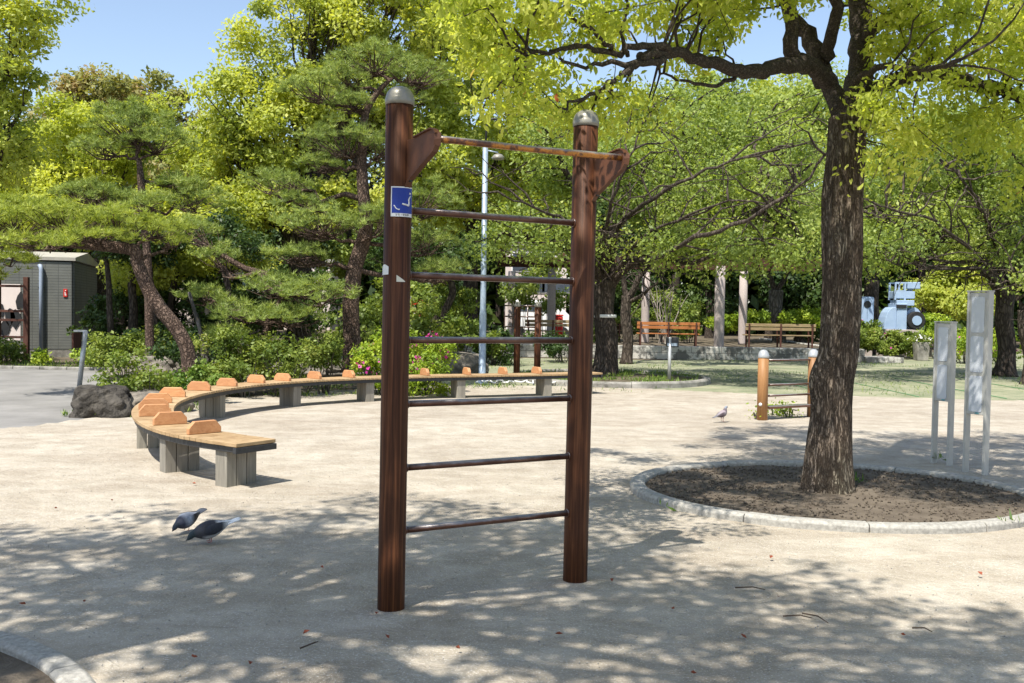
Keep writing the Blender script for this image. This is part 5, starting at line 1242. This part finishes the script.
# the wood beyond: one dense mass
nW = 60000; ang = RS.uniform(-.62, .62, nW); dist = RS.uniform(66, 84, nW)
hgt = 12+4*np.sin(ang*13)+2.5*np.sin(ang*31+1)
gapm = np.exp(-((ang+.39)/.08)**2)*6; z = (RS.rand(nW)**.8)*(hgt-gapm)
keep = np.ones(nW, bool); P = np.stack([np.sin(ang)*dist, np.cos(ang)*dist, z], 1)
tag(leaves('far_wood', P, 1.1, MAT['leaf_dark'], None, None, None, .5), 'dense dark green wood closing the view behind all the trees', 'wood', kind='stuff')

# ---- shrubs, hedges
def shrub(label, blobs, n, size, mat, group, flowers=None, cat='shrub', name='shrub', cr=.2, stems=True, density=1.0):
    root = empty(name); tag(root, label, cat, group)
    P, Tn, O, K = clumps(blobs, n, cr, density, .55, .8); ok = P[:,2] > .02; P, Tn, O = P[ok], Tn[ok], O[ok]
    leaves('foliage', P, size, MAT[mat], root, Tn, O, .5, 0, .6)
    if stems:
        sb = MB()
        for b, cc in zip(blobs, K):
            for c in cc[RS.choice(len(cc), min(14, len(cc)), replace=False)]:
                q = Vector((b[0]+.3*(c[0]-b[0]), b[1]+.3*(c[1]-b[1]), .0)); sb.tube(bez(q, Vector((c[0], c[1], max(.1, c[2]))), (0,0,.1), 4, .02), [.012,.010,.007,.004], 5, 0, False)
        sb.build('stems', MAT['bark_grey'], root)
    if flowers:
        P, Tn, O, K = clumps(blobs, flowers, .12, .30, .95, .8); o = norm(O); ok = (P[:,2] > .15); leaves('blossoms', P[ok], .055, MAT['blossom'], root, Tn[ok], O[ok], .4, 0, .95)
    b = blobs[0]; return finish(root, (b[0], b[1], 0))
def SB(px, py, y, rpx, rpy, ry=.6): return B(px, py, y, rpx, rpy, ry)
GS = 'shrubs behind the curved bench'
shrub('airy light green bush between the dark boulder and the leaning pine', [SB(128,372,14.6,24,20,.45), SB(150,385,14.2,24,12,.4), SB(112,392,14.2,14,9,.3)], 3200, .055, 'leaf_shrub', GS, cr=.16)
shrub('rounded yellowish shrub in front of the grey building corner', [SB(112,348,22.6,34,14,.7), SB(150,345,22.8,34,13,.7)], 5200, .075, 'leaf_shrub', GS)
shrub('shrub along the foot of the fence at the left edge', [SB(2,352,24.6,26,13,.6), SB(-25,350,24.6,24,14,.6)], 3600, .085, 'leaf_shrub', GS)
shrub('dark shrub left of the drainpipe by the kerb', [SB(45,360,24.2,26,7,.4), SB(100,358,24,40,8,.5), SB(150,362,23,30,8,.5)], 4200, .075, 'leaf_hedge', GS)
shrub('broad dense shrub behind the bench below the low pine', [SB(215,372,16.4,26,18,.6), SB(245,360,16.6,34,24,.7), SB(285,358,16.8,36,24,.7), SB(232,350,17,30,20,.7)], 12500, .055, 'leaf_shrub', GS)
shrub('rounded shrub left of the twisted pine trunk', [SB(325,348,17.4,28,18,.6), SB(300,362,17.0,20,14,.5)], 5200, .055, 'leaf_shrub', GS)
shrub('green azalea with a few pink flowers just left of the left ladder post', [SB(378,362,17.4,28,20,.6), SB(396,350,17.6,22,20,.6)], 6200, .055, 'leaf_hedge', GS, flowers=70)
shrub('azalea covered with magenta flowers behind the bench, seen between the ladder rungs', [SB(425,362,17.6,22,20,.6), SB(436,352,17.8,14,14,.5)], 4800, .052, 'leaf_hedge', GS, flowers=170)
shrub('low leafy plants under the bench beside the azalea', [SB(420,388,17.4,30,7,.3), SB(395,386,17.2,18,6,.3)], 2200, .06, 'leaf_hedge', GS)
shrub('bright weeds at the foot of the leaning pine', [SB(205,378,15.6,24,8,.4), SB(175,384,15.2,16,6,.3)], 2400, .06, 'grass', GS)
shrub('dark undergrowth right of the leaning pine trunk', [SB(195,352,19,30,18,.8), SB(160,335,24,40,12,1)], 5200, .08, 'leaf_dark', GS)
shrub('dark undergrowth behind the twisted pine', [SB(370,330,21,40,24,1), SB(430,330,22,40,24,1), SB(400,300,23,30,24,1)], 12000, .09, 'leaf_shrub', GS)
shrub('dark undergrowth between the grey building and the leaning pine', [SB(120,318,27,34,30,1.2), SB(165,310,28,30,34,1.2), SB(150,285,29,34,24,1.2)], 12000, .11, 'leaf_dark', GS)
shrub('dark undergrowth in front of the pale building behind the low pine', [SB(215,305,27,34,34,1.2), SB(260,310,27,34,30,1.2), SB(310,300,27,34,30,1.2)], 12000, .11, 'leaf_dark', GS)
for px, yy, r_ in ((113,25,.09),(131,26,.13),(150,25.5,.11),(172,27,.10),(226,25,.09),(448,27,.12),(436,29,.16),(392,26,.11)):
    q = W(px, 330, yy); bx = q.x; topz = 2.5+.4*RS.rand(); pth = [(bx, yy, 0), (bx+RS.randn()*.06, yy, 1.3), (bx+RS.randn()*.1, yy, 2.0), (bx+RS.randn()*.2, yy, topz)]
    wh = {113:'thin dark trunk nearest the grey building wall',131:'thick dark trunk second from the grey building',150:'dark trunk half hidden behind the leaning pine bend',172:'thin trunk in the shade right of the leaning pine bend',226:'slender trunk in the shade behind the prop poles',448:'curved dark trunk seen through the ladder left of the lamp post',436:'dark stout trunk seen through the ladder beside the red banner',392:'dark trunk just left of the left ladder post'}[px]
    tree('broadleaf_tree', wh, 'slim trees in the shady grove', (bx, yy, 0), pth, [r_, r_*.85, r_*.8, r_*.6], [(bx, yy, topz+.35, .9, .9, .5), (bx+.4, yy-.3, topz+.2, .7, .7, .4)], 3200, .10, MAT and 'leaf_dark', 'bark_dark', .4)
shrub('shrub behind the lamp post, seen between the ladder rungs', [SB(462,335,27,24,16,1), SB(490,342,27,20,12,.8), SB(455,300,28,26,18,1)], 8000, .09, 'leaf_shrub', GS)
shrub('loose sunlit bush far behind the lattice station', [SB(520,290,40,16,16,1), SB(545,278,40,18,14,1), SB(553,302,40,10,14,.8)], 4200, .14, 'leaf_green', GS, cr=.4)
shrub('dark shrub behind the lattice station', [SB(500,345,27,30,14,.8), SB(565,345,29,30,10,.8)], 5000, .09, 'leaf_dark', GS)
GH = 'hedges beyond the lawn'
shrub('light green hedge on the terrace behind the tan bench', [SB(770,318,38.5,40,7,.9), SB(810,318,38.5,30,8,.9), SB(735,322,38.5,30,6,.9)], 14000, .10, 'leaf_hedge', GH, name='hedge', cat='hedge', stems=False)
shrub('dark clipped hedge in front of the blue play machine', [SB(855,338,34.6,22,12,.8), SB(885,342,34.6,26,9,.8), SB(868,331,34.9,13,10,.7), SB(912,342,34.6,16,10,.8)], 30000, .085, 'leaf_shrub', GH, name='hedge', cat='hedge', flowers=70, stems=False)
shrub('bright round bush just right of the blue play machine', [SB(933,322,36.4,15,9,.7), SB(940,335,35,22,14,.8)], 5200, .09, 'leaf_hedge', GH)
shrub('bright leafy bush with pink flowers right of the tall board', [SB(985,340,32,22,14,.8), SB(965,345,32,18,12,.8), SB(1002,352,29,14,8,.5), SB(1035,345,27,20,14,.6)], 7000, .09, 'leaf_hedge', GH, flowers=60)
shrub('bush behind the pillar and bench left of the thick pillar', [SB(690,325,37,20,14,.8), SB(610,330,37,30,14,.8), SB(660,310,40,40,20,1)], 9000, .10, 'leaf_shrub', GH)
shrub('small weedy plant under the orange exercise frame', [SB(775,409,14.9,14,4,.2), SB(790,411,14.7,14,5,.25), SB(757,418,14.3,5,5,.1)], 480, .045, 'leaf_hedge', 'weeds')
q = W(665,320,35.5); root = empty('bare_shrub'); tag(root, 'bare pale forked stems rising behind the orange-brown bench', 'shrub')
m = MB()
for i in range(9): 
    t = Vector((q.x+RS.randn()*.55, 35.5+RS.randn()*.3, 1.9+RS.rand()*1.0)); b = bez((q.x+RS.randn()*.12, 35.5, .36), t, (0,0,.1), 6, .03); m.tube(b, [.03,.027,.022,.018,.013,.008], 6, 0, False)
    t2 = b[3]+Vector((float(RS.randn())*.3, 0, .6)); m.tube([b[3], t2], [.015,.006], 5, 0, False)
m.build('stems', MAT['bark_pale'], root); finish(root, (q.x, 35.5, .36))
# ivy on the terrace earth and grass by the kerbs
def scatter(name, label, pts, size, mat, up_=.2, ratio=.16, n_per=1):
    P = np.array(pts); tag(leaves(name, P, size, MAT[mat], None, None, None, 0, -1.2, ratio, spread=1.0), label, 'grass', kind='stuff')
pts = []
for i in range(26000):
    x, y = RS.uniform(-14, 26), RS.uniform(18.5, 34)
    v = noise.noise(Vector((x*.35, y*.35, 2)))+.5*noise.noise(Vector((x*1.4, y*1.4, 5)))
    if y > 31.4 and x > -4.6: continue
    if x < 0 and y < 22.6 : continue
    if v > .05: pts.append((x, y, .01))
scatter('grass', 'short sparse grass on the lawn beyond the sand', pts, .075, 'grass')
pts = []
for i in range(6000):
    a = RS.rand()*6.28; r = 2.05*math.sqrt(RS.rand()); x, y = 2.15+r*math.cos(a), 21.75+r*math.sin(a)
    if noise.noise(Vector((x*1.2, y*1.2, 0))) > -.05: pts.append((x, y, .09))
for i in range(7000):
    t = RS.rand(); px = 85+430*t; y = RS.uniform(13.8 if px < 200 else 16.6, 19.5); q = W(px, 370, y)
    if noise.noise(Vector((q.x*1.0, y*1.0, 4))) > .02 and not (q.y > 0 and (Vector((q.x, q.y, 0))-Vector((.9,12.9,0))).length < 5.5): pts.append((q.x, q.y, .02))
for i in range(2600):
    x = RS.uniform(-15, -7.5); pts.append((x, RS.uniform(22.6, 24.6), .02))
for px, py, s_, k in ((98,417,.22,110),(125,417,.2,90),(68,417,.05,26),(148,434,.05,10)):
    q = G(px, py)
    for _ in range(k): pts.append((q.x+RS.randn()*s_, q.y+RS.randn()*s_*.4, .01))
for px, py, k in ((1008,530,16),(660,512,6),(852,488,26),(935,464,12)):
    q = G(px, py)
    for _ in range(k): pts.append((q.x+RS.randn()*.06, q.y+RS.randn()*.03, .05))
scatter('weeds', 'weeds and grass tufts under the shrubs and round the kerbs', pts, .085, 'grass')
# leaf litter and clods on the ring soil and small stones on the sand
def grains(name, label, pts, size, mat):
    P = np.array(pts); n = len(P); a = norm(RS.randn(n,3)); b = norm(np.cross(a, RS.randn(n,3))); c = np.cross(a, b); s_ = (size*(.4+RS.rand(n)))[:,None]
    V = np.stack([P+a*s_, P+b*s_, P-a*s_, P-b*s_, P+c*s_*.7, P-c*s_*.7], 1).reshape(-1,3); t = np.arange(n)[:,None]*6
    idx = np.concatenate([t+np.array([[i, j, k]]) for i, j, k in ((0,1,4),(1,2,4),(2,3,4),(3,0,4),(1,0,5),(2,1,5),(3,2,5),(0,3,5))], 0)
    tag(np_mesh(name, V, 3, idx, MAT[mat], None, None), label, 'gravel', kind='stuff')
pts = []
for i in range(2600):
    y = 3.2+9*RS.rand()**1.6; x = RS.uniform(-.62, .62)*y; h = .014+.012*noise.noise(Vector((x*1.1, y*1.1, 0)))
    if (x-2.74)**2+((y-8.46)/.88)**2 < 1.75**2 or (x+3.06)**2+(y-2.97)**2 < 1.78**2: continue
    pts.append((x, y, h))
grains('gravel', 'fine grit and tiny stones on the sand', pts, .0045, 'granite')
pts = []
for i in range(2600):
    a = RS.rand()*6.28; r = 1.6*math.sqrt(RS.rand()); pts.append((2.74+r*math.cos(a), 8.46+.85*r*math.sin(a), .040+.03*(1-r/1.6)))
grains('soil_clods', 'crumbs of soil and bark inside the granite ring', pts, .011, 'soil')
